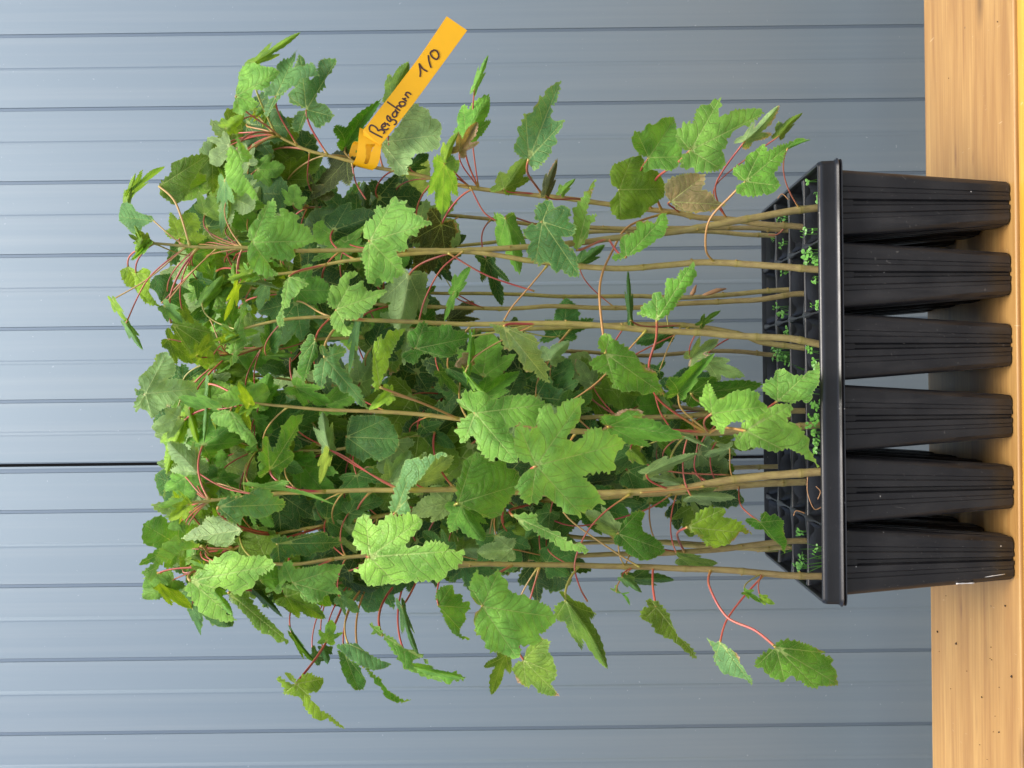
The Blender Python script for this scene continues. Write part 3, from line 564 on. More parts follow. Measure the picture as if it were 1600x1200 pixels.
def traced_template(sc, ox, oy, tips, outline, seed):
    q = np.array([(ox+x/sc, oy+y/sc) for x, y in outline]); tips = np.array([(ox+x/sc, oy+y/sc) for x, y in tips])
    rs = np.random.RandomState(seed)
    base = q[0].copy(); S = max(np.linalg.norm(tips-base, axis=1).max(), 30.)
    n0 = len(q); cl = np.vstack([q, q[:1]]); seg = np.sqrt(((cl[1:]-cl[:-1])**2).sum(1)); A = np.concatenate([[0], np.cumsum(seg)]); L = A[-1]
    step = max(.030*S, 1.9); n = int(L/(step*.75)); s_ = (np.arange(n)+.0)*L/n; Q = np.stack([np.interp(s_, A, cl[:, 0]), np.interp(s_, A, cl[:, 1])], 1)
    Q = (Q*14+np.roll(Q, 1, 0)+np.roll(Q, -1, 0))/16
    tn = np.roll(Q, -1, 0)-np.roll(Q, 1, 0); tn /= np.linalg.norm(tn, axis=1)[:, None]+1e-9; nr = np.stack([tn[:, 1], -tn[:, 0]], 1)
    area = ((Q[:, 0]*np.roll(Q[:, 1], -1)-np.roll(Q[:, 0], -1)*Q[:, 1]).sum())/2; nr *= (1 if area > 0 else -1)
    ph = s_/(S*.085)+1.1*np.sin(s_/S*5+seed)+.5*np.sin(s_/S*13+seed*3); fr = ph % 1; saw = np.minimum(fr/.72, (1-fr)/.28)
    Q = Q+nr*((saw-.45)*S*.042*(.35+.9*np.abs(np.sin(s_/S*3.3+seed))))[:, None]
    lo, hi_ = Q.min(0), Q.max(0); pts = []
    for r_, y in enumerate(np.arange(lo[1], hi_[1], step*.866)): pts += [(x+(step/2 if r_ % 2 else 0), y) for x in np.arange(lo[0], hi_[0], step)]
    pts = np.array(pts); pts = pts[pip(pts[:, 0], pts[:, 1], Q)]
    vp = np.array([base+(e_-base)*t for e_ in tips for t in np.arange(.04, .97, step/max(np.linalg.norm(e_-base), 5))]); vp = vp[pip(vp[:, 0], vp[:, 1], Q)]
    if len(vp): 
        dv = np.sqrt(((pts[:, None]-vp[None])**2).sum(2)).min(1); pts = pts[dv > step*.6]
        dq = np.sqrt(((vp[:, None]-Q[None])**2).sum(2)).min(1); vp = vp[dq > step*.5]
    dq = np.sqrt(((pts[:, None]-Q[None])**2).sum(2)).min(1); pts = pts[dq > step*.55]
    allp = np.vstack([Q, vp, pts]) if len(vp) else np.vstack([Q, pts])
    vo, _, fo, _, _, _ = delaunay_2d_cdt([Vector(p) for p in allp], [], [list(range(len(Q)))], 1, 1e-5)
    V = np.array([(v.x, v.y) for v in vo]); F = [tuple(f) for f in fo]
    a0, b0, c0 = V[F[0][0]], V[F[0][1]], V[F[0][2]]
    if (b0-a0)[0]*(c0-a0)[1]-(b0-a0)[1]*(c0-a0)[0] > 0: F = [f[::-1] for f in F]      # counter-clockwise as seen by the camera
    ey = (tips[0]-base)/np.linalg.norm(tips[0]-base); ex = np.array((-ey[1], ey[0]))
    U = np.stack([(V-base)@ex, (V-base)@ey], 1)/S; Tl = np.stack([(tips-base)@ex, (tips-base)@ey], 1)/S; Qu = np.stack([(Q-base)@ex, (Q-base)@ey], 1)/S
    ds, ts, cs, ln = [], [], [], []
    O = np.zeros(2)
    for e_ in Tl:
        d_, t_, c_ = segdist(U, O, e_); ds.append(d_); ts.append(t_); cs.append(c_); ln.append(np.linalg.norm(e_))
    ds = np.array(ds); k = ds.argmin(0); I = np.arange(len(U)); dm = ds[k, I]; tt = np.array(ts)[k, I]; cc = np.array(cs)[k, I]; le = np.array(ln)[k]
    qd = curved_second(tt, le, cc, k, U); ed = np.sqrt(((U[:, None]-Qu[None])**2).sum(2)).min(1)
    return dict(V=U, px=V, S=S, base=base, tip=tips[0], F=np.array(F), dm=dm, q=qd, ed=ed, al=tt, h=relief(dm, qd, ed, U, seed))
TRC = {}
for line in TRACED.strip().splitlines():
    k_, o_, t_, l_ = line.split('|'); sc_, ox_, oy_ = [float(v) for v in o_.split(',')]
    pp = lambda z: [tuple(float(v) for v in w_.split(',')) for w_ in z.split()]
    TRC[k_] = traced_template(sc_, ox_, oy_, pp(t_), pp(l_), len(TRC)+1)
LIFT = [0]
def leaf_mesh(pix, depth, under, seed, T, cup=.10, tilt=None):
    """blade fitted through base, tip and lobe tips; foreshortened blades lean away by the length they lack"""
    rs = np.random.RandomState(seed)
    b_, t_, l_, r_ = [np.array(p, float) for p in pix[:4]]
    a = t_-b_; lr = r_-l_; mid = (l_+r_)/2
    L = np.linalg.norm(a); Wd = np.linalg.norm(lr)/1.24
    base_off = -.16*a
    bl = pix[4] if len(pix) > 4 and pix[4] is not None else b_+base_off*.6-lr*.36
    br = pix[5] if len(pix) > 5 and pix[5] is not None else b_+base_off*.6+lr*.36
    V = T['V']
    if 'px' in T: q = T['px']; b_, t_ = T['base'], T['tip']; a = t_-b_; L = np.linalg.norm(a); Wd = L
    else: q = tps(LM, np.array([b_, t_, l_, r_, bl, br], float))(V)
    S = max(L, Wd*.95); S = min(S, 2.2*min(L, Wd)+20)
    if 'px' in T: S = T['S']
    if 'px' in T: L = S*rs.uniform(.80, .97); Wd = S*rs.uniform(.75, .97)
    ly = math.sqrt(max(S*S-L*L, 0)); lx = math.sqrt(max(S*S-Wd*Wd, 0))*.62
    sy = rs.choice([-1, 1], p=[.35, .65]); fold = rs.rand() < .6; sx = rs.choice([-1, 1])
    u, v = V[:, 0], V[:, 1]
    z = -ly*v*sy*.7
    if fold: z = z-lx*np.sqrt((u/.62)**2+.02)*.9*(1 if rs.rand() < .75 else -1)
    else: z = z+lx*(u/.62)*sx*.8
    rr = u*u+(v-.3)**2
    z = z-cup*S*rr*1.3-.10*S*np.clip(v-.6, 0, 1)**2*rs.uniform(0, 3)
    ang = np.arctan2(v-.2, u)
    z = z+S*.030*rr*2*np.sin(ang*5+rs.uniform(0, 6))+S*.016*np.sqrt(rr)*np.sin(ang*11+rs.uniform(0, 6))*np.clip(1-T['ed']/.15, 0, 1)*1.5
    z = z+S*.02*np.sin(v*9+rs.uniform(0, 6))*np.sin(u*8+rs.uniform(0, 6))
    z = z-z[np.argmin(u*u+v*v)]
    z = z+T['h']*S*(-1 if under else 1)
    LIFT[0] = max(0, -np.percentile(z, 4))*(.75 if 'px' in T else .3)/F_PX*(depth+D)
    depth = depth-LIFT[0]
    k0 = depth+D; k = k0-z/F_PX*k0                              # larger z is nearer to the viewer
    ks = k0                                                    # lateral extent as measured at the blade's own distance
    c = np.array(C0); crn, cun = np.array(cr), np.array(cu)
    W3 = c+crn*((q[:, 0:1]-CX)/F_PX*k[:, None])+cun*(-(q[:, 1:2]-CY)/F_PX*k[:, None])+np.array((0, 1, 0))*k[:, None]
    F = T['F']
    # make the upper face point the right way: toward the viewer unless the underside shows
    det = (a[0]*lr[1]-a[1]*lr[0])
    mirrored = det < 0         # image y points down: (a x lr) > 0 keeps +z toward the viewer
    if 'px' in T: mirrored = False
    if mirrored ^ bool(under): F = F[:, ::-1]
    me = bpy.data.meshes.new('leaf')
    nv, nf = len(W3), len(F)
    me.vertices.add(nv); me.vertices.foreach_set('co', W3.astype(np.float32).ravel())
    me.loops.add(nf*3); me.loops.foreach_set('vertex_index', F.astype(np.int32).ravel())
    me.polygons.add(nf); me.polygons.foreach_set('loop_start', np.arange(0, nf*3, 3, dtype=np.int32))
    me.polygons.foreach_set('use_smooth', np.ones(nf, bool))
    me.update(calc_edges=True)
    for nm, ar in (('vein', T['dm']), ('second', T['q']), ('edge', T['ed']), ('along', T['al'])):
        at = me.attributes.new(nm, 'FLOAT', 'POINT'); at.data.foreach_set('value', ar.astype(np.float32))
    uvl = me.uv_layers.new(name='leaf'); uvl.data.foreach_set('uv', V[F.ravel()].astype(np.float32).ravel())
    me.materials.append(M['leaf'])
    return me
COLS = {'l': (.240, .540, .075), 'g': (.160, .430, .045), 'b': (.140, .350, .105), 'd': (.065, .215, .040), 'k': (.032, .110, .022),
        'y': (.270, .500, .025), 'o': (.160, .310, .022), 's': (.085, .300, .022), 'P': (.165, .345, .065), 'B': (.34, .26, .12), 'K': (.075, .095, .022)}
PETC = [(.46, .085, .07), (.36, .06, .05), (.42, .22, .07), (.34, .045, .05), (.46, .30, .10), (.46, .13, .09), (.36, .36, .08), (.50, .07, .065), (.52, .09, .07), (.42, .05, .05)]

# ------------------------------------------------------------------ seedlings: stems
# cell row, thickness factor, colour tint, then the course of the stem as photo points from the soil upwards
STEMS = {
 'A': (0, 1.25, [(1300,322),(1240,328),(1175,340),(1090,355),(1052,361),(952,372),(915,377),(825,386),(725,392),(635,391),(545,390),(460,391),(385,387),(310,385),(255,381),(215,379)]),
 'B': (1, 1.0, [(1270,356),(1240,352),(1190,349),(1140,342),(1090,340),(1052,332),(1015,327),(940,317),(890,311),(840,306),(750,295),(700,285),(640,270),(587,260),(550,252),(510,243),(485,236),(465,227),(430,207),(397,172)]),
 'C': (2, .85, [(1245,362),(1190,358),(1140,357),(1000,356),(927,355),(860,352),(785,346),(687,336),(565,331),(500,325),(420,318),(360,300)]),
 'D': (3, .8, [(1228,369),(1210,367),(1165,365),(1115,362),(1020,361),(927,362),(850,368),(775,377),(700,385),(637,380),(560,369),(487,364),(420,352),(370,345)]),
 'E': (0, 1.15, [(1300,422),(1240,419),(1175,413),(1140,411),(1090,411),(1040,415),(975,419),(910,415),(832,406),(775,398),(720,394),(660,396),(600,402),(520,412),(450,425),(390,430)]),
 'F': (1, .9, [(1270,461),(1240,461),(1190,469),(1140,471),(1077,475),(990,480),(875,479),(800,482),(700,480),(600,476),(500,466),(420,455),(350,440)]),
 'G': (2, .85, [(1245,451),(1190,455),(1140,461),(1090,464),(1000,464),(880,464),(825,462),(730,459),(625,455),(520,448),(440,440)]),
 'H': (0, 1.2, [(1300,541),(1240,530),(1190,527),(1140,524),(1090,519),(1015,516),(940,509),(838,505),(750,505),(675,504),(575,500),(500,497),(440,500),(390,510),(350,522)]),
 'I': (1, .95, [(1270,546),(1240,542),(1190,535),(1165,525),(1127,516),(1077,509),(1015,507),(940,508),(850,512),(737,517),(620,525),(500,530),(420,540),(340,560)]),
 'J': (3, .8, [(1225,554),(1202,554),(1152,550),(1102,550),(1002,555),(902,550),(800,552),(675,573),(600,577),(550,577),(450,582),(380,590)]),
 'K': (0, 1.2, [(1300,662),(1230,667),(1127,677),(1060,677),(960,676),(860,670),(790,661),(717,655),(612,645),(510,641),(467,638),(422,634),(375,628)]),
 'L': (1, .95, [(1270,642),(1240,642),(1150,645),(1050,650),(950,652),(850,660),(750,675),(640,683),(540,700),(450,705),(380,700)]),
 'M': (0, 1.45, [(1300,737),(1240,741),(1190,745),(1115,754),(1065,762),(990,768),(900,772),(800,768),(710,764),(625,766),(560,766),(472,770),(435,772),(370,779),(310,785),(280,787)]),
 'N': (1, 1.2, [(1270,751),(1202,756),(1165,759),(1115,764),(1060,770),(950,777),(850,782),(760,785),(707,790),(650,797),(600,805),(550,815),(510,822),(430,836),(385,850),(345,868),(310,880)]),
 'O': (3, .8, [(1228,729),(1210,729),(1140,731),(1050,736),(950,736),(850,730),(750,722),(650,716),(550,712),(460,715),(400,720)]),
 'Q': (0, 1.1, [(1300,900),(1240,899),(1190,896),(1127,892),(1065,890),(990,886),(900,882),(800,882),(725,879),(650,872),(580,868),(520,873),(455,882),(380,880),(320,890)]),
 'R': (1, 1.0, [(1270,845),(1240,845),(1177,852),(1127,859),(1077,863),(1040,865),(965,867),(865,872),(760,880),(650,890),(560,905),(490,920),(440,925)]),
 'S': (2, .85, [(1245,854),(1225,855),(1165,857),(1077,853),(1040,849),(915,840),(840,830),(740,815),(650,830),(560,850),(480,850),(400,830)]),
 'T': (2, .8, [(1245,650),(1190,652),(1100,640),(1000,632),(900,628),(800,625),(700,615),(600,605),(500,600),(420,590),(360,585)]),
 'U': (2, .8, [(1245,742),(1190,742),(1100,748),(1000,754),(900,758),(800,750),(700,742),(600,740),(500,745),(420,742),(330,735)]),
 'V': (3, .75, [(1228,857),(1190,858),(1100,850),(1000,846),(900,850),(800,858),(700,868),(620,880),(540,885),(470,890),(420,905)]),
 'W': (3, .75, [(1228,640),(1190,640),(1100,650),(1000,660),(900,665),(800,660),(700,650),(600,652),(500,662),(420,668),(350,670)]),
}
ROWD = [.037, .1025, .168, .2335]
LABELS = {
 'A': ('front row seedling rising from the topmost cell in the photo, its stem crossing other stems', 0),
 'B': ('slender seedling that carries the orange written tag and leans outward at its top', 0),
 'C': ('thin seedling just inside the tagged one, rooted in the third row of cells', 0),
 'D': ('thin seedling of the last row, close beside the outermost stems near the tagged one', 0),
 'E': ('front row seedling with a straight bare yellowish lower stem, second front cell in the photo', 0),
 'F': ('seedling in the second cell row with a withered bud scale low on its stem', 0),
 'G': ('thin seedling running right behind the one with withered bud scales', 0),
 'H': ('front row seedling with long pale stem, third front cell from the tagged side', 0),
 'I': ('seedling that crosses behind the long pale front stem just above the tray', 0),
 'J': ('darker brown thin stemmed seedling in the back row at the middle of the tray', 0),
 'K': ('front row seedling hidden low down by the scorched double leaf, pale bare stem high up', 0),
 'L': ('second row seedling mostly hidden behind the largest maple leaf', 0),
 'M': ('thickest stemmed seedling, front row, rooted where brown roots lie bare', 0),
 'N': ('seedling hugging the thickest stem below, its top bending toward the untagged side', 0),
 'O': ('short visible brown stem seedling of the back row behind the thickest stem', 0),
 'Q': ('outermost front seedling opposite the tag with two leaves hanging low over the wall', 0),
 'R': ('seedling in the second row behind the toothed dark green leaf near the rim', 0),
 'S': ('third row seedling running close along the stem behind the toothed dark leaf', 0),
 'T': ('third row seedling in the dim middle of the clump behind the large star leaves', 0),
 'U': ('third row seedling behind the thickest stem, its top under the wall seam', 0),
 'V': ('back row seedling at the untagged end, nearly hidden by leaves', 0),
 'W': ('back row seedling in the dim middle, behind the scorched double leaf', 0),
}
SEED = {}
def stem_depth(key, x):
    row = STEMS[key][0]; return ROWD[row]-(1260-x)/1000*(.045 if row < 2 else .02)
def build_stem(key):
    row, th, pts = STEMS[key]
    rs = random.Random(ord(key))
    if key in 'MH': th *= 1.0
    cp = catmull([(x, y) for x, y in pts], 10)
    p3 = [P(x, y, stem_depth(key, x)) for x, y in cp]
    L = [0]
    for a_, b_ in zip(p3, p3[1:]): L.append(L[-1]+(b_-a_).length)
    # resample every 3 mm, swell at the leaf nodes
    n = int(L[-1]/.003); res = []; xs = []
    arr = np.array(p3); ss = np.linspace(0, L[-1], n)
    res = np.stack([np.interp(ss, L, arr[:, i]) for i in range(3)], 1)
    px = np.interp(ss, L, [c[0] for c in cp]); py = np.interp(ss, L, [c[1] for c in cp])
    nodes = []; s_ = .030
    while s_ < L[-1]-.01: nodes.append(s_); s_ += .020+.030*rs.random()+(.02 if s_ < .3 else 0)
    rad, age, nd = [], [], []
    for s_ in ss:
        t = s_/L[-1]; r_ = .00305*th*(1-t)**.75*.72+.0011
        b_ = max([0]+[math.exp(-((s_-q_)/.0022)**2) for q_ in nodes]); rad.append(r_*.94*(1+.14*b_)); age.append(max(0, 1-s_/.30)); nd.append(b_*.6+max(0, (t-.8))*2)
    wob = np.stack([np.interp(ss, np.linspace(0, L[-1], 14), np.random.RandomState(ord(key)+i).uniform(-.0011, .0011, 14)) for i in range(3)], 1)
    res = res+wob
    root = empty('maple_seedling', Vector(res[0]))
    tag(root, LABELS[key][0], 'seedling', 'maple seedlings in the tray')
    b = MB(); b.tube([tuple(p) for p in res], rad, 10)
    o = b.build('stem', M['stem'], root, True)
    for nm, vals in (('age', age), ('node', nd)):
        at = o.data.attributes.new(nm, 'FLOAT', 'POINT'); at.data.foreach_set('value', np.repeat(np.array(vals, np.float32), 10))
    tn = .85+.4*rs.random(); o.color = (tn, tn*(.93+.1*rs.random()), tn*.95, 1)
    # leaf scars
    for q_ in nodes[:7]:
        i = min(int(q_/.003), n-2); p = Vector(res[i]); t = (Vector(res[i+1])-p).normalized()
        for sg in (-1, 1):
            if sg*(1 if int(q_*1000) % 2 else -1) < 0: continue
            sc = MB(); d_ = t.cross(Vector((rs.uniform(-1, 1), rs.uniform(-1, 1), .1))).normalized()*rad[i]*.8
            sc.tube([p+d_, p+d_*1.35+t*.0008, p+d_*1.4+t*.0020], [.0009, .0008, .0002], 6)
            s2 = sc.build('bud', M['stem'], root, True); s2.color = (1.0, .8, .7, 1)
    SEED[key] = dict(root=root, nodes=[(float(np.interp(q_, ss, px)), float(np.interp(q_, ss, py)), Vector([float(np.interp(q_, ss, res[:, k])) for k in range(3)]), float(np.interp(q_, ss, rad))) for q_ in nodes], res=res, px=px, py=py)
for k in STEMS: build_stem(k)

def petiole(p0, p1, d0, d1, r0, parent, col, via=None):
    if via and d0 is not None and (via[0]-p0).length > (via[-1]-p0).length: via = via[::-1]
    if via: pts = [Vector(p) for p in catmull([p0]+via+[p1], 8)]
    else:
        L = (p1-p0).length
        a_ = p0+d0*L*.38; b_ = p1-d1*L*.30
        pts = [((1-t)**3)*p0+3*(1-t)**2*t*a_+3*(1-t)*t*t*b_+t**3*p1 for t in np.linspace(0, 1, 16)]
    n = len(pts); rad = [r0*(1.0+.9*max(0, 1-i/(n*.10))+.25*max(0, (i/(n-1)-.93)/.07)) for i in range(n)]
    b = MB(); b.tube(pts, rad, 7); o = b.build('petiole', M['petiole'], parent, True)
    at = o.data.attributes.new('along', 'FLOAT', 'POINT'); at.data.foreach_set('value', np.repeat(np.linspace(0, 1, n).astype(np.float32), 7))
    o.color = (*col, 1); return o
def add_leaf(pix, dep, colkey, brown=0, seed=0, hi=True, owner=None, node=None, via=None, pet=True, cup=.10, tmpl=None, traced=None):
    rs = random.Random(seed*13+5)
    T = HI[tmpl if tmpl is not None else seed % len(HI)] if hi else LO[seed % len(LO)]
    if traced is not None: T = traced; pix = [tuple(T['base']), tuple(T['tip'])]+list(pix[2:])
    under = colkey in 'P' or colkey == 'U'
    me = leaf_mesh(pix, dep, under, seed, T, cup); dep -= LIFT[0]
    bx, by = pix[0]; tx, ty = pix[1]; size = math.hypot(tx-bx, ty-by)
    best = None
    if node:
        for k, s_ in SEED.items():
            if owner and k != owner: continue
            i = int(np.argmin((s_['px']-node[0])**2+(s_['py']-node[1])**2)); dd = math.hypot(s_['px'][i]-node[0], s_['py'][i]-node[1])+abs(stem_depth(k, node[0])-dep)*100
            if best is None or dd < best[0]: best = (dd, k, Vector(s_['res'][i]), s_['px'][i], s_['py'][i])
    else:
        target = 35+.45*size
        for k, s_ in SEED.items():
            if owner and k != owner: continue
            for nx_, ny_, p, r_ in s_['nodes']:
                d_ = math.hypot(nx_-bx, ny_-by); cost = abs(d_-target)+(40 if nx_ < bx-5 else 0)+abs(p.y-dep)*260+max(0, d_-130)*3
                # the stalk leaves from behind the leaf base, not through the blade
                dot = ((nx_-bx)*(tx-bx)+(ny_-by)*(ty-by))/(d_*size+1e-6); cost += max(0, dot)*45
                if best is None or cost < best[0]: best = (cost, k, p, nx_, ny_)
    _, k, p0, nx_, ny_ = best
    root = SEED[k]['root']
    o = place('leaf', me, root)
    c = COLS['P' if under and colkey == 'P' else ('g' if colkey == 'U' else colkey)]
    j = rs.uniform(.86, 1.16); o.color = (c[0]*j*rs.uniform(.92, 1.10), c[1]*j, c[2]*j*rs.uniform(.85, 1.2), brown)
    if pet:
        p1 = P(bx, by, dep+.0006)
        up = Vector(SEED[k]['res'][-1])-Vector(SEED[k]['res'][-5]); up.normalize()
        out = (p1-p0).normalized(); d0 = (out+up*.45).normalized() if out.dot(up) > -.3 else (out+up*.15).normalized()
        td = (P(tx, ty, dep)-p1).normalized(); d1 = (td*.30+out*.9+Vector((0, 0, -.30))).normalized()
        if via:
            if math.hypot(via[0][0]-nx_, via[0][1]-ny_) > math.hypot(via[-1][0]-nx_, via[-1][1]-ny_): via = via[::-1]
            v3 = [P(x, y, p0.y+(dep-p0.y)*(i+1)/(len(via)+1)) for i, (x, y) in enumerate(via)]
        else: v3 = None
        sz = min(1.15, max(.55, size/95))
        petiole(p0, p1, d0, d1, .00084*sz+.00018, o, rs.choice(PETC), v3)
    return o

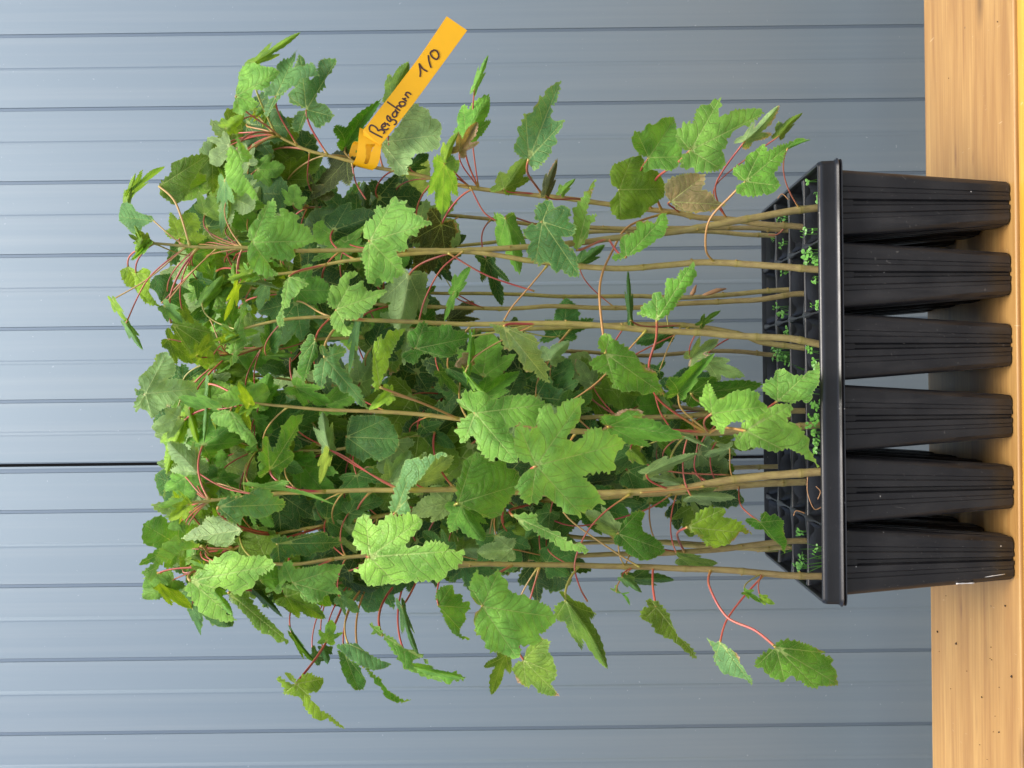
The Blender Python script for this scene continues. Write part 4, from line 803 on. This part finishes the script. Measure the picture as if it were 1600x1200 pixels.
# ------------------------------------------------------------------ traced leaves
# base, tip, left lobe tip, right lobe tip | depth cm | colour | scorch | optional node n:x,y via v:x,y;x,y  basal lobes a:x,y;x,y
LEAVES = """
397,98 470,50 424,66 437,86|4|y|0|n:430,207
390,134 373,181 366,118 437,108|2|l|.0|n:440,212|a:400,95;412,166
432,150 500,113 463,76 414,184|5|b|0|n:465,227
478,172 526,91 449,148 523,184|7|d|0|n:513,245|a:462,206;497,200
353,201 382,178 346,184 374,207|4|y|0|n:400,180
371,236 405,311 351,262 396,248|0|l|0|n:432,209
249,292 325,238 263,252 318,300|5|o|0|n:300,345|v:275,318
205,302 258,260 222,265 232,285|6|l|0
196,330 212,270 194,296 208,302|5|y|0
340,250 318,222 308,262 348,222|9|d|0
351,284 346,366 336,320 366,318|4|b|0
540,231 594,155 524,196 578,196|9.5|s|0|n:550,252|a:527,228;556,238
543,246 483,312 512,246 546,290|9|K|.1|n:512,246
450,281 505,238 455,246 495,282|10|o|0|n:512,246
487,299 524,304 484,270 496,328|9|K|.2
402,265 446,262 424,240 426,292|7|g|0
612,155 638,96 606,116 641,122|9|o|0
598,223 690,192 640,158 632,278|8.2|P|.08|n:600,262|a:592,170;606,240
640,262 670,240 640,236 668,262|9|d|0
741,140 763,86 747,104 759,114|4|l|.0|n:750,295|v:738,215
728,214 764,148 723,164 767,190|4.5|g|.05|n:750,295
718,236 746,190 716,206 749,222|3.8|B|.55|n:750,295
694,256 691,336 668,305 716,306|2|l|0|n:733,290
694,258 716,206 692,222 708,232|2.2|y|0|n:735,292
690,285 718,250 690,255 716,282|6|b|0
826,249 875,125 818,179 881,188|3|b|.03|n:847,303|a:802,232;848,264
787,295 822,244 780,268 832,278|7|o|.12|n:840,306
852,305 871,248 852,272 869,282|6|K|.35
877,303 899,279 874,288 892,294|5|l|0
903,388 932,280 897,325 931,338|1|l|.05|n:952,372
1014,246 1053,183 987,213 1060,252|4|g|.12|n:1020,330|v:1000,270;1005,300|a:985,235;1018,270
1078,235 1193,174 1125,154 1124,262|1|l|.10|n:1035,332|v:1058,255;1022,285|a:1060,192;1086,272
967,297 1040,302 1003,243 985,346|6|o|.06|n:1003,324
1046,314 1126,328 1092,270 1100,334|5|B|.30|n:1060,335|a:1036,288;1050,328
1165,284 1240,222 1192,232 1218,290|-1|g|.05|n:1118,411|v:1142,306;1108,345;1103,390|a:1143,262;1156,308
1164,220 1218,164 1178,190 1206,210|5|P|.45|n:1136,342|v:1118,290
1218,212 1254,176 1216,190 1242,194|5|o|.05|n:1136,342|v:1118,290
1231,231 1268,218 1238,222 1252,224|-1|g|.05
847,347 907,437 889,312 830,412|0|d|.14|n:835,386|a:862,300;817,380
972,402 1044,335 1004,346 1032,376|1|g|.22|n:952,372
905,412 945,382 912,388 938,402|8|d|0
1027,501 1084,407 1020,455 1088,445|-1|g|.10|n:1100,676|v:1025,530;1014,575;1030,625|a:997,490;1040,500
946,551 1037,613 992,544 972,607|-1|g|.20|n:1047,337|v:985,352;958,390;937,450|a:938,522;923,566
1060,615 1117,551 1045,590 1090,596|1|g|.14|n:1105,677|v:1066,640
1080,614 1192,600 1115,588 1128,640|8|s|.03|n:1150,650
1080,560 1124,530 1094,526 1112,556|5|P|.35|n:1090,520
1105,566 1164,588 1140,562 1124,596|6|P|.12
1207,620 1281,575 1218,578 1270,626|0|g|.12|n:1230,640|a:1190,600;1222,632
1113,645 1196,648 1146,604 1136,686|-2|l|.08|n:1105,677|a:1105,597;1110,664
1167,672 1272,719 1236,632 1188,704|-3|l|.22|n:1105,677|v:1130,668|a:1190,625;1130,682
872,526 885,465 852,500 928,498|9|d|0
858,563 890,532 846,540 884,560|7|P|.12
860,590 905,640 840,620 916,600|9|d|.1
985,500 981,420 976,455 989,460|5|d|0
1095,507 1126,485 1100,490 1116,500|6|d|.05
950,666 1070,683 1000,640 1014,698|-1|g|.32|n:1105,677|a:940,650;945,690
1070,682 1105,698 1084,680 1090,694|-1|P|.1
985,702 1012,726 1002,700 988,724|2|o|.4
1010,740 1091,708 1040,712 1052,732|1|P|.12|n:1045,762
1062,756 1004,744 1030,732 1030,758|5|P|.05
1080,775 1150,778 1118,762 1110,790|3|P|.1
1076,822 1176,832 1132,794 1112,856|-1|y|.26|n:1068,862|v:1058,835|a:1082,798;1080,846
1187,817 1226,866 1206,800 1224,832|-1|s|.05|n:1152,760|v:1158,790|a:1196,800;1163,812
966,833 1040,860 1006,796 1010,877|0|s|.12|n:1064,864
965,830 912,800 940,790 930,826|5|P|.05
1062,872 1122,880 1095,868 1092,894|6|o|.2
963,925 984,946 964,914 984,926|1|g|.1|n:990,887
972,902 1003,926 992,902 980,918|1|b|0|n:990,887
985,905 1054,906 1015,886 1026,915|6|d|.08
1023,948 1089,1029 1048,966 1042,1000|0|o|.06|n:1022,889|v:1020,915|a:1003,938;1004,962
1164,925 1190,942 1178,922 1170,936|0|g|.1|n:1193,897
1188,934 1211,944 1200,930 1196,946|0|y|.2|n:1193,897|v:1185,915
1126,1002 1172,1063 1150,1000 1138,1048|-1|b|.24|n:1196,897|v:1160,935;1135,970|a:1106,1000;1116,1022
1212,1012 1308,1070 1272,1002 1238,1068|-3|g|.25|n:1112,893|v:1108,915;1135,963;1180,985|a:1214,1004;1179,1034
577,870 727,870 658,812 636,912|-4|l|.08|n:600,868|a:564,803;554,897
754,947 872,963 792,892 812,1030|-2|l|.20|n:803,882|v:752,915|a:745,900;752,1000
818,1028 874,1088 868,1046 824,1078|2|o|.22|n:845,884|v:812,1000|a:850,1004;800,1040
790,1024 768,1086 798,1052 756,1042|4|o|.2|n:845,884
884,940 950,1045 930,958 908,1015|0|o|.2|n:905,882|a:880,924;868,965
686,945 734,999 716,918 704,980|0|g|.06|n:700,878|a:694,910;684,960
628,948 656,1032 628,990 648,990|1|d|0|n:660,905|v:640,930
595,992 668,1040 600,972 630,1032|0|g|0|n:640,912
645,1042 727,1060 675,1040 690,1066|0|l|.06|n:640,912
543,1003 612,1043 562,1000 580,1040|0|b|0|n:590,945
545,1020 566,1080 540,1044 570,1046|1|s|0|n:590,945
566,1048 646,1098 600,1060 604,1080|2|s|0|n:590,945
510,1002 518,968 498,984 536,988|1|l|0|n:560,950
504,1012 512,1038 500,1026 520,1022|3|d|0
462,1067 540,1137 503,1062 442,1086|-1|y|0|n:560,952|v:510,1003|a:452,1048;434,1060
456,990 494,1036 476,1010 474,1030|3|d|0|n:475,960
492,1030 520,1010 490,1008 516,1030|4|d|0
297,909 432,884 358,866 372,972|-2|l|.03|n:345,870|a:330,852;303,930
245,896 223,920 228,890 262,915|1|l|0
241,904 302,950 268,905 268,946|3|y|0
358,928 456,1005 398,932 404,985|1|o|0|n:440,925
394,920 442,964 414,920 420,952|4|k|0
447,932 509,966 482,918 466,966|1|o|.04|n:490,920
457,911 541,882 442,876 506,948|-2|l|0|n:520,873|a:440,892;462,940
530,932 562,956 552,925 540,962|1|b|0
300,950 314,993 300,970 314,966|3|d|0
228,617 304,598 262,552 238,654|2|P|.12|n:300,650|a:217,590;210,642
280,652 236,668 258,640 262,686|3|P|.05|n:310,640
289,656 260,743 250,690 284,694|4|y|0
308,738 262,690 266,735 304,690|2|P|.03|n:400,765|v:350,762
296,640 313,702 292,668 310,668|3|y|0
326,600 319,692 330,644 313,646|2|b|0
393,626 340,625 366,598 378,650|0|l|0|n:422,634|a:420,606;413,646
360,660 402,699 328,652 388,674|0|l|0|n:375,628
378,634 392,672 368,645 392,645|1|o|0
422,735 476,650 408,690 461,712|3|g|.06|n:480,770|a:402,728;438,752
514,702 504,643 489,668 520,660|2|P|0|n:625,766|v:560,730
514,703 500,756 496,726 516,728|2|P|0|n:625,766
404,762 527,790 450,751 470,768|-1|l|.0|n:510,768
345,790 448,786 398,761 410,816|-2|b|0|n:430,836|a:342,768;345,814
385,822 298,840 344,807 352,856|1|P|0|n:430,836
292,790 264,784 270,766 276,802|2|y|0
283,815 262,826 270,806 288,834|3|l|0
315,850 242,876 276,838 272,872|0|l|0|n:345,868
435,853 538,850 500,828 446,892|1|d|.08|n:510,822|a:422,838;428,890
545,892 488,880 520,856 512,904|3|k|0
320,778 291,756 298,744 310,778|2|P|0
330,800 304,784 312,778 318,812|4|y|0
200,344 241,343 190,320 214,368|1|b|0|n:292,384
176,468 200,506 178,488 194,488|0|y|0|n:292,384|v:232,435
197,505 223,547 202,530 218,524|0|b|0|n:292,384|v:232,435
200,420 190,446 188,430 208,436|3|y|0
212,430 250,478 212,452 240,448|2|y|0
253,473 302,455 256,430 296,492|4|d|0|n:341,386|v:290,434
256,478 285,505 280,480 262,504|0|b|0|n:341,386|v:300,425
270,498 344,567 318,508 296,572|4|o|0
262,530 304,566 290,530 276,570|6|o|.1
392,379 494,372 430,310 432,434|-3|l|.05|n:460,391|a:396,330;388,400
368,440 365,410 356,428 374,430|1|l|0
371,445 350,502 353,470 370,478|1|y|0
378,440 438,452 406,430 410,446|1|P|.08
453,436 437,511 482,446 440,462|-1|l|0|n:510,410
415,445 404,485 394,462 420,470|4|b|0
297,392 319,437 298,410 312,412|6|K|.1
318,385 328,420 312,400 330,400|5|y|0
338,424 322,502 320,460 342,462|5|s|0
364,558 386,466 372,512 396,532|0|l|0|n:422,540|a:352,550;370,572
422,545 420,492 406,520 440,518|3|d|0
492,530 472,602 465,565 498,560|-1|s|0|n:516,500
507,559 566,640 544,542 498,604|-2|b|0|n:540,500|a:500,538;488,572
577,376 678,350 628,316 630,440|-3|l|.04|n:635,391|a:588,322;582,443
525,484 608,456 556,424 546,525|-1|l|0|n:575,500|a:540,428;515,470
535,395 566,372 518,380 548,412|6|g|0
605,608 633,514 584,550 616,552|-2|y|.0|n:717,655|v:665,632
612,616 576,640 600,600 606,634|-2|y|0|n:717,655|v:665,632
649,545 734,525 688,503 688,558|0|s|.03|n:700,505|a:648,512;632,568
787,510 860,604 838,540 806,560|2|P|.12|n:838,505|a:776,510;785,545
737,525 730,602 728,560 742,560|1|g|.3|n:838,507|v:770,520
727,582 764,620 736,590 742,614|1|l|.0|n:838,507
737,560 710,572 722,552 730,578|1.5|B|.6|n:838,507
686,580 720,618 704,580 690,606|5|d|.04
750,622 812,580 762,586 796,612|3|g|0|n:840,660
700,575 770,600 726,572 742,612|4|d|.1
560,500 545,585 542,540 558,545|5|b|0
690,350 648,430 640,378 700,425|10|K|.2
672,405 708,440 700,405 690,438|12|k|0
790,342 812,428 778,384 822,382|7|g|0|n:840,352
760,406 784,478 752,440 796,440|10|k|0
710,456 736,415 710,428 730,442|3|g|.04|n:755,480
708,460 694,502 696,478 708,484|3|g|0|n:755,480
700,500 740,470 704,472 750,498|12|K|.3
742,645 808,724 858,630 722,690|-2|l|.05|n:800,660|a:800,600;708,655
740,643 728,612 716,630 745,618|-1.5|l|0|n:800,660
838,728 976,690 909,622 906,808|-5|l|.08|n:850,772|a:808,658;826,788
716,787 808,760 768,710 772,811|0|g|.06|n:760,785|a:715,724;720,815
720,790 756,846 762,818 702,832|1|g|.08|n:760,785
541,683 622,686 592,646 584,720|3|d|.05|n:625,684
612,800 668,712 624,742 656,756|0|b|0|n:650,797
650,756 708,712 664,706 702,742|2|P|0|n:710,764
610,752 642,704 604,716 640,740|3|P|0
702,786 642,802 672,760 674,816|4|P|0
545,802 600,782 566,756 580,806|5|d|0
806,792 924,862 862,814 846,836|-2|l|.0|n:850,782|a:800,780;810,806
800,858 745,862 774,838 774,884|5|P|.05|n:865,872
662,668 712,700 690,660 680,704|6|d|0
600,880 560,905 576,872 596,912|5|k|0
540,905 590,920 560,900 572,936|5|k|0
640,890 600,930 610,895 640,925|5|d|0
700,860 660,830 690,826 668,866|6|d|0
860,800 820,840 826,806 856,836|6|d|.08
1000,700 940,730 968,694 962,742|4|d|.1
1030,580 980,600 1006,570 1000,612|7|d|.06
1045,520 990,534 1018,508 1020,548|9|d|0
925,600 900,560 895,590 930,575|9|P|.2
880,640 925,610 890,608 925,640|6|d|.05
1120,690 1180,700 1150,680 1150,712|6|o|.2
1140,700 1100,712 1118,694 1122,720|3|P|.2
"""
def pt(s): return tuple(float(v) for v in s.split(','))
sd_ = 100
for line in LEAVES.strip().splitlines():
    f = line.split('|'); pix = [pt(s) for s in f[0].split()]; kw = {}
    for g_ in f[4:]:
        if g_[0] == 'n': kw['node'] = pt(g_[2:])
        if g_[0] == 'v': kw['via'] = [pt(s) for s in g_[2:].split(';')]
        if g_[0] == 'a': pix += [pt(s) for s in g_[2:].split(';')]
    sz = math.hypot(pix[1][0]-pix[0][0], pix[1][1]-pix[0][1])
    add_leaf(pix, float(f[1])/100, f[2], float(f[3]), sd_, hi=sz > 48, traced=TRC.get(f[0].split()[0]), **kw); sd_ += 1

# ------------------------------------------------------------------ deeper foliage that fills the dim middle of the clump
FR = random.Random(3)
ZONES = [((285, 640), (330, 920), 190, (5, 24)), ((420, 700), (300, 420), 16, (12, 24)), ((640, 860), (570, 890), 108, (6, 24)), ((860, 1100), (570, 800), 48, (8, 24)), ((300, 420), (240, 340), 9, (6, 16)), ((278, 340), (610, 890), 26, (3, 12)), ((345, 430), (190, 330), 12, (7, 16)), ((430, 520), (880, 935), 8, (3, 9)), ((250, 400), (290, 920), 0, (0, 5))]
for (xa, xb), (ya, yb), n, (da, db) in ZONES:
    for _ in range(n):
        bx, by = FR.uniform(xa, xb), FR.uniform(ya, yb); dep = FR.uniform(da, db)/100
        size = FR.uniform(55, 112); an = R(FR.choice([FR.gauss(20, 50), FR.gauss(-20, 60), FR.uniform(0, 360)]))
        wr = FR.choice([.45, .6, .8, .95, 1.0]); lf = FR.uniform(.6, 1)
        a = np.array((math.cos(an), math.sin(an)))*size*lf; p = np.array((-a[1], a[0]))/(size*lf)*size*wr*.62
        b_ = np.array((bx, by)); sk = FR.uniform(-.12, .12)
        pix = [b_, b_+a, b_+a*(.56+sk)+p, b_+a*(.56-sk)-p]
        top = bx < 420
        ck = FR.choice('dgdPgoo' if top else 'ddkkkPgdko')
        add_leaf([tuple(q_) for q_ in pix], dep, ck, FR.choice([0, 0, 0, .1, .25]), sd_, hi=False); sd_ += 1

CR = random.Random(11)
for _ in range(62):
    bx, by = CR.uniform(262, 470), CR.uniform(300, 930); dep = CR.uniform(1.5, 8)/100
    size = CR.uniform(42, 85); an = R(CR.gauss(10, 60)); wr = CR.choice([.3, .45, .6, .8, .95]); lf = CR.uniform(.6, 1)
    a = np.array((math.cos(an), math.sin(an)))*size*lf; p = np.array((-a[1], a[0]))/(size*lf)*size*wr*.62; b_ = np.array((bx, by)); sk = CR.uniform(-.15, .15)
    add_leaf([tuple(b_), tuple(b_+a), tuple(b_+a*(.56+sk)+p), tuple(b_+a*(.56-sk)-p)], dep, CR.choice('olggPdgly'), CR.choice([0, 0, .08]), sd_, hi=size > 55); sd_ += 1
# shoot tips: clusters of small young leaves at the top of each stem
for k, s_ in SEED.items():
    x, y = s_['px'][-1], s_['py'][-1]; dp = s_['res'][-1][1]
    for i in range(6):
        an = R(180+FR.uniform(-75, 75)); L_ = FR.uniform(16, 42)
        b_ = np.array((x+FR.uniform(0, 22), y+FR.uniform(-5, 5))); a = np.array((math.cos(an), math.sin(an)))*L_
        p = np.array((-a[1], a[0]))*FR.uniform(.12, .42)
        add_leaf([tuple(b_), tuple(b_+a), tuple(b_+a*.5+p), tuple(b_+a*.5-p)], dp+FR.uniform(-.01, .01), FR.choice('yylo'), 0, sd_, hi=False, owner=k, pet=False); sd_ += 1

# bare petioles crossing the clump, withered bud scales, roots at the thick stem
for (k, pts, c) in (('A', [(725,392),(690,420),(665,465),(655,500)], 1), ('A', [(855,415),(830,445),(800,480),(788,500)], 2),
                    ('B', [(550,255),(556,285),(572,312)], 3), ('B', [(735,292),(755,330),(775,345)], 3), ('A', [(700,395),(760,430),(835,455)], 1),
                    ('M', [(985,772),(945,800),(915,835),(898,880),(905,915),(918,940)], 1), ('K', [(1020,600),(1030,640),(1045,665)], 3),
                    ('H', [(1010,516),(960,570),(930,600),(895,625)], 2), ('M', [(1100,760),(1060,765),(1000,770)], 2), ('Q', [(1000,886),(960,862),(900,820),(880,800)], 4),
                    ('I', [(1077,512),(1000,550),(960,575),(910,620)], 1), ('N', [(1050,772),(1000,800),(900,822),(840,800)], 3), ('C', [(1230,352),(1215,366),(1200,367)], 5),
                    ('L', [(900,652),(960,700),(1040,735),(1140,742)], 5), ('L', [(1080,650),(1090,690),(1085,730),(1100,755)], 1)):
    v3 = [P(x, y, stem_depth(k, x)-.004) for x, y in pts]
    petiole(v3[0], v3[-1], None, None, .0008, SEED[k]['root'], PETC[c], v3[1:-1])
rt = MB()
for pts in ([(1262,745),(1262,770),(1272,795),(1284,792)], [(1275,760),(1282,768),(1278,780)], [(1240,806),(1244,798),(1258,802)], [(1215,310),(1222,303),(1232,312)]):
    rt.tube([P(x, y, .03) for x, y in [tuple(c) for c in catmull(pts, 5)]], .0005, 5)
rt.build('bare_root', M['root'], SEED['M']['root'], True)
bs = MB()
for pts in ([(1135,451),(1120,454),(1106,459),(1098,461)], [(1088,445),(1084,455),(1080,461)]):
    bs.tube([P(x, y, .095) for x, y in pts], [.0006, .0024, .0021, .0008][:len(pts)], 6)
bs.build('bud_scale', M['root'], SEED['F']['root'], True)

# ------------------------------------------------------------------ orange tag
DL = stem_depth('B', 572)
tagr = tag(empty('plant_tag', P(572, 256, DL)), 'orange plastic loop tag with dark handwriting on the outermost seedling stem', 'plant tag')
def sheet(rows, nu, nv, parent, name, hole=None):
    rows = [[np.array(a_, float), np.array(b_, float)] for a_, b_ in rows]
    Ls = catmull([np.append(r[0], 0) if len(r[0]) == 2 else r[0] for r in rows], nu); Rs = catmull([r[1] for r in rows], nu)
    vs, px = [], []
    for a_, b_ in zip(Ls, Rs):
        for j in range(nv+1):
            q_ = a_+(b_-a_)*j/nv; vs.append(P(q_[0], q_[1], DL+q_[2]/1000)); px.append((q_[0], q_[1]))
    fs = []
    for i in range(len(Ls)-1):
        for j in range(nv):
            a_ = i*(nv+1)+j; f_ = (a_, a_+1, a_+nv+2, a_+nv+1)
            if hole:
                c = np.mean([px[k] for k in f_], 0)
                if i < hole[1] and pip(np.array([c[0]]), np.array([c[1]]), hole[0])[0]: continue
            fs.append(f_)
    o = mesh(name, vs, fs, parent, M['label'], True)
    md = o.modifiers.new('thickness', 'SOLIDIFY'); md.thickness = .0005; md.offset = 0; md.use_even_offset = True; o.data.polygons.foreach_set('use_smooth', [True]*len(o.data.polygons)); o.modifiers.new('edges', 'EDGE_SPLIT').split_angle = R(40)
    return o
sheet([((698,25.5,-16), (730,47.5,-16)), ((655,89,-15), (686.5,107,-15)), ((612,146,-14.5), (643,166,-14.5)), ((573,196,-14), (601,219,-14)), ((568,203,-13.5), (597,224,-13.5)), ((569,214,-10), (592,229,-10)), ((571,226,-6), (586,231,-6))], 6, 6, tagr, 'strip')
slot = [(571,225),(586,225.5),(584,229),(580,238),(577,250),(574,256),(570,256.5),(569,254),(572,245),(572,235)]
sheet([((562,199.5,-8), (590,212,-8)), ((560.5,212,-11), (597,222,-11)), ((559.5,224,-12), (595.5,232,-12)), ((557,243,-11), (594,245,-11)), ((553,253,-8), (590,258,-8)), ((550,257.5,-3), (583,265,-3)), ((548.5,257.5,2), (582,265,2)), ((545,252,6), (579,258,6)), ((545,243,8.5), (579,247,8.5)), ((547.5,233,8.5), (580,237,8.5)), ((552,222.5,6), (584,227,6)), ((560,222,0), (586,226,0))], 10, 24, tagr, 'loop', (slot, 46))
STROKES = [[(205,890),(330,960),(450,1018)], [(208,885),(205,830),(240,785),(310,812),(350,850),(370,890),(420,870),(475,890),(488,920),(458,945)],
 [(450,825),(505,800),(482,758),(442,785),(432,830),(475,865),(530,868),(568,840)], [(478,735),(530,765),(592,798)], [(545,770),(552,745)],
 [(575,625),(545,610),(535,655),(560,700),(600,715),(605,670),(575,625)], [(580,640),(610,685),(665,685),(708,715),(700,760),(660,780)],
 [(700,515),(650,555),(635,600),(665,635),(710,615),(718,560),(695,515)], [(685,490),(715,530),(755,562)],
 [(535,345),(620,405),(700,460),(782,515)], [(715,470),(725,430),(760,425),(808,458)],
 [(800,345),(765,370),(785,415),(840,428),(872,395),(865,355),(800,345)], [(820,280),(860,310),(908,338)], [(862,315),(865,285),(895,290)],
 [(865,208),(905,240),(942,278)], [(895,232),(890,190),(920,170),(960,190),(988,218)]]
S2 = [[(285,1095),(292,1000),(268,858)], [(268,858),(330,950),(410,1000)], [(425,718),(440,830),(475,938)], [(500,640),(462,685),(495,755),(565,792),(605,735),(575,655),(520,635),(490,665)]]
def in_label(pts, o_, sc_): return [(o_[0]+x/sc_, o_[1]+y/sc_) for x, y in pts]
ink = MB()
for pts in [in_label(s_, (560, 130), 12) for s_ in STROKES]+[in_label(s_, (630, 20), 10.909) for s_ in S2]:
    c = catmull(pts, 6); up = []; n = len(c)
    q3 = []
    for x, y in c:
        dd = -16+2*max(0, min(1, (y-25)/175)) if y < 200 else -14.0
        q3.append((x, y, DL+dd/1000-.00045))
    hw = 1.25
    vs = []
    for i in range(n):
        t = np.array(q3[min(i+1, n-1)][:2])-np.array(q3[max(i-1, 0)][:2]); t = t/(np.linalg.norm(t)+1e-9); nn = np.array((-t[1], t[0]))*hw*(1 if 0 < i < n-1 else .6)
        x, y, d_ = q3[i]; dt = d_-.00001*i
        vs += [P(x-nn[0], y-nn[1], dt), P(x+nn[0], y+nn[1], dt)]
    ink.add(vs, [(2*i, 2*i+1, 2*i+3, 2*i+2) for i in range(n-1)])
ink.build('handwriting', M['ink'], tagr, False)

# ------------------------------------------------------------------ weeds sprouting between the stems
wb = MB(); WR = random.Random(5)
def disc(c, r, nrm, stretch):
    t = nrm.orthogonal().normalized(); t = Matrix.Rotation(WR.uniform(0, 6.28), 3, nrm)@t; s2 = nrm.cross(t)
    vs = [c+nrm*r*.15]+[c+t*r*math.cos(2*math.pi*k/8)+s2*r*stretch*math.sin(2*math.pi*k/8) for k in range(8)]
    wb.add(vs, [(0, 1+k, 1+(k+1) % 8) for k in range(8)])
CL = [(1263,287,0,3,4), (1272,305,0,6,6), (1278,312,0,4,3), (1262,362,0,8,9), (1262,398,0,22,12), (1273,410,0,14,9), (1273,437,0,10,8), (1275,475,0,14,8), (1219,343,2,9,7), (1222,381,2,8,8), (1224,340,2,4,5),
      (1224,432,2,6,7), (1216,487,2,12,10), (1222,492,2,6,6), (1208,525,3,5,6), (1214,552,2,34,13), (1224,560,2,16,8), (1262,550,0,8,7), (1274,572,0,18,9), (1272,632,0,16,9), (1272,650,0,16,9), (1270,672,0,14,9), (1274,690,0,12,8),
      (1272,704,0,8,6), (1248,880,1,12,8), (1250,888,1,10,7), (1250,870,1,6,7), (1247,833,1,8,7), (1228,520,2,8,6), (1272,862,0,6,7), (1217,380,3,8,7), (1205,377,3,5,5), (1228,590,2,12,8), (1262,604,0,10,8)]
for x, y, row, n, spread in CL:
    for _ in range(max(2, int(n*.5))):
        xx, yy = x+WR.gauss(0, spread*.42), y+WR.gauss(0, spread*.55); dd = ROWD[row]+WR.uniform(-.02, .02)
        p = P(xx, yy, dd); base = Vector((p.x+WR.gauss(0, .003), p.y+WR.gauss(0, .003), ZT-.024))
        if p.z < base.z+.003: p.z = base.z+.004
        mid = (p+base)/2+Vector((WR.gauss(0, .001), 0, .001)); wb.tube([base, mid, p], .00022, 4, False)
        nrm = Vector((WR.gauss(0, .5), -.55+WR.gauss(0, .4), .8)).normalized(); r_ = WR.uniform(.0012, .0025)
        sd2 = Vector((WR.gauss(0, 1), WR.gauss(0, 1), 0)).normalized()*r_*1.1
        disc(p+sd2, r_, nrm, .7); disc(p-sd2, r_, nrm, .7)
for x, y, row in ((1262,880,0), (1270,875,0), (1240,700,1), (1225,860,2), (1195,862,3), (1245,580,1), (1258,860,0)):
    for _ in range(3):
        p0 = P(x+12, y+WR.uniform(-4, 4), ROWD[row]); p0.z = ZT-.022; p1 = P(x-4+WR.uniform(-6, 4), y+WR.uniform(-16, 16), ROWD[row]-.01)
        wb.tube([p0, p0.lerp(p1, .5)+Vector((0, 0, .003)), p1], [.0005, .0004, .0001], 4, False)
tag(wb.build('weed_sprouts', M['weed'], None, True), 'tiny bright green weed sprouts growing from the soil of the tray cells', 'weeds', kind='stuff')
o = sm.build('dried_splash', M['smear'], tray, True); o['label'] = 'pale dried splash marks on the last front cell'

# soil crumbs on the bench
cr_b = MB()
for _ in range(20):
    x, y = WR.uniform(1460, 1580), WR.choice([WR.uniform(925, 1190), WR.uniform(925, 1190), WR.uniform(925, 1190), WR.uniform(925, 1190), WR.uniform(5, 260)])
    k = H/((x-CX)/F_PX); Yc = k-D
    if not .012 < Yc < .218: continue
    p = P(x, y, Yc); p.z = .0009; r_ = .0003+.0005*WR.random()**3*2
    vs = [p+Vector((r_*math.cos(a_)*WR.uniform(.6, 1.5), r_*math.sin(a_)*WR.uniform(.6, 1.3), z)) for z in (-.0008, 0) for a_ in np.linspace(0, 5.3, 6)]+[p+Vector((0, 0, r_*.8))]
    cr_b.add(vs, [(k_, (k_+1) % 6, 6+(k_+1) % 6, 6+k_) for k_ in range(6)]+[(6+k_, 6+(k_+1) % 6, 12) for k_ in range(6)])
tag(cr_b.build('soil_crumbs', M['soil'], None, True), 'dark soil crumbs scattered over the bench plank beside the tray', 'soil crumbs', kind='stuff')
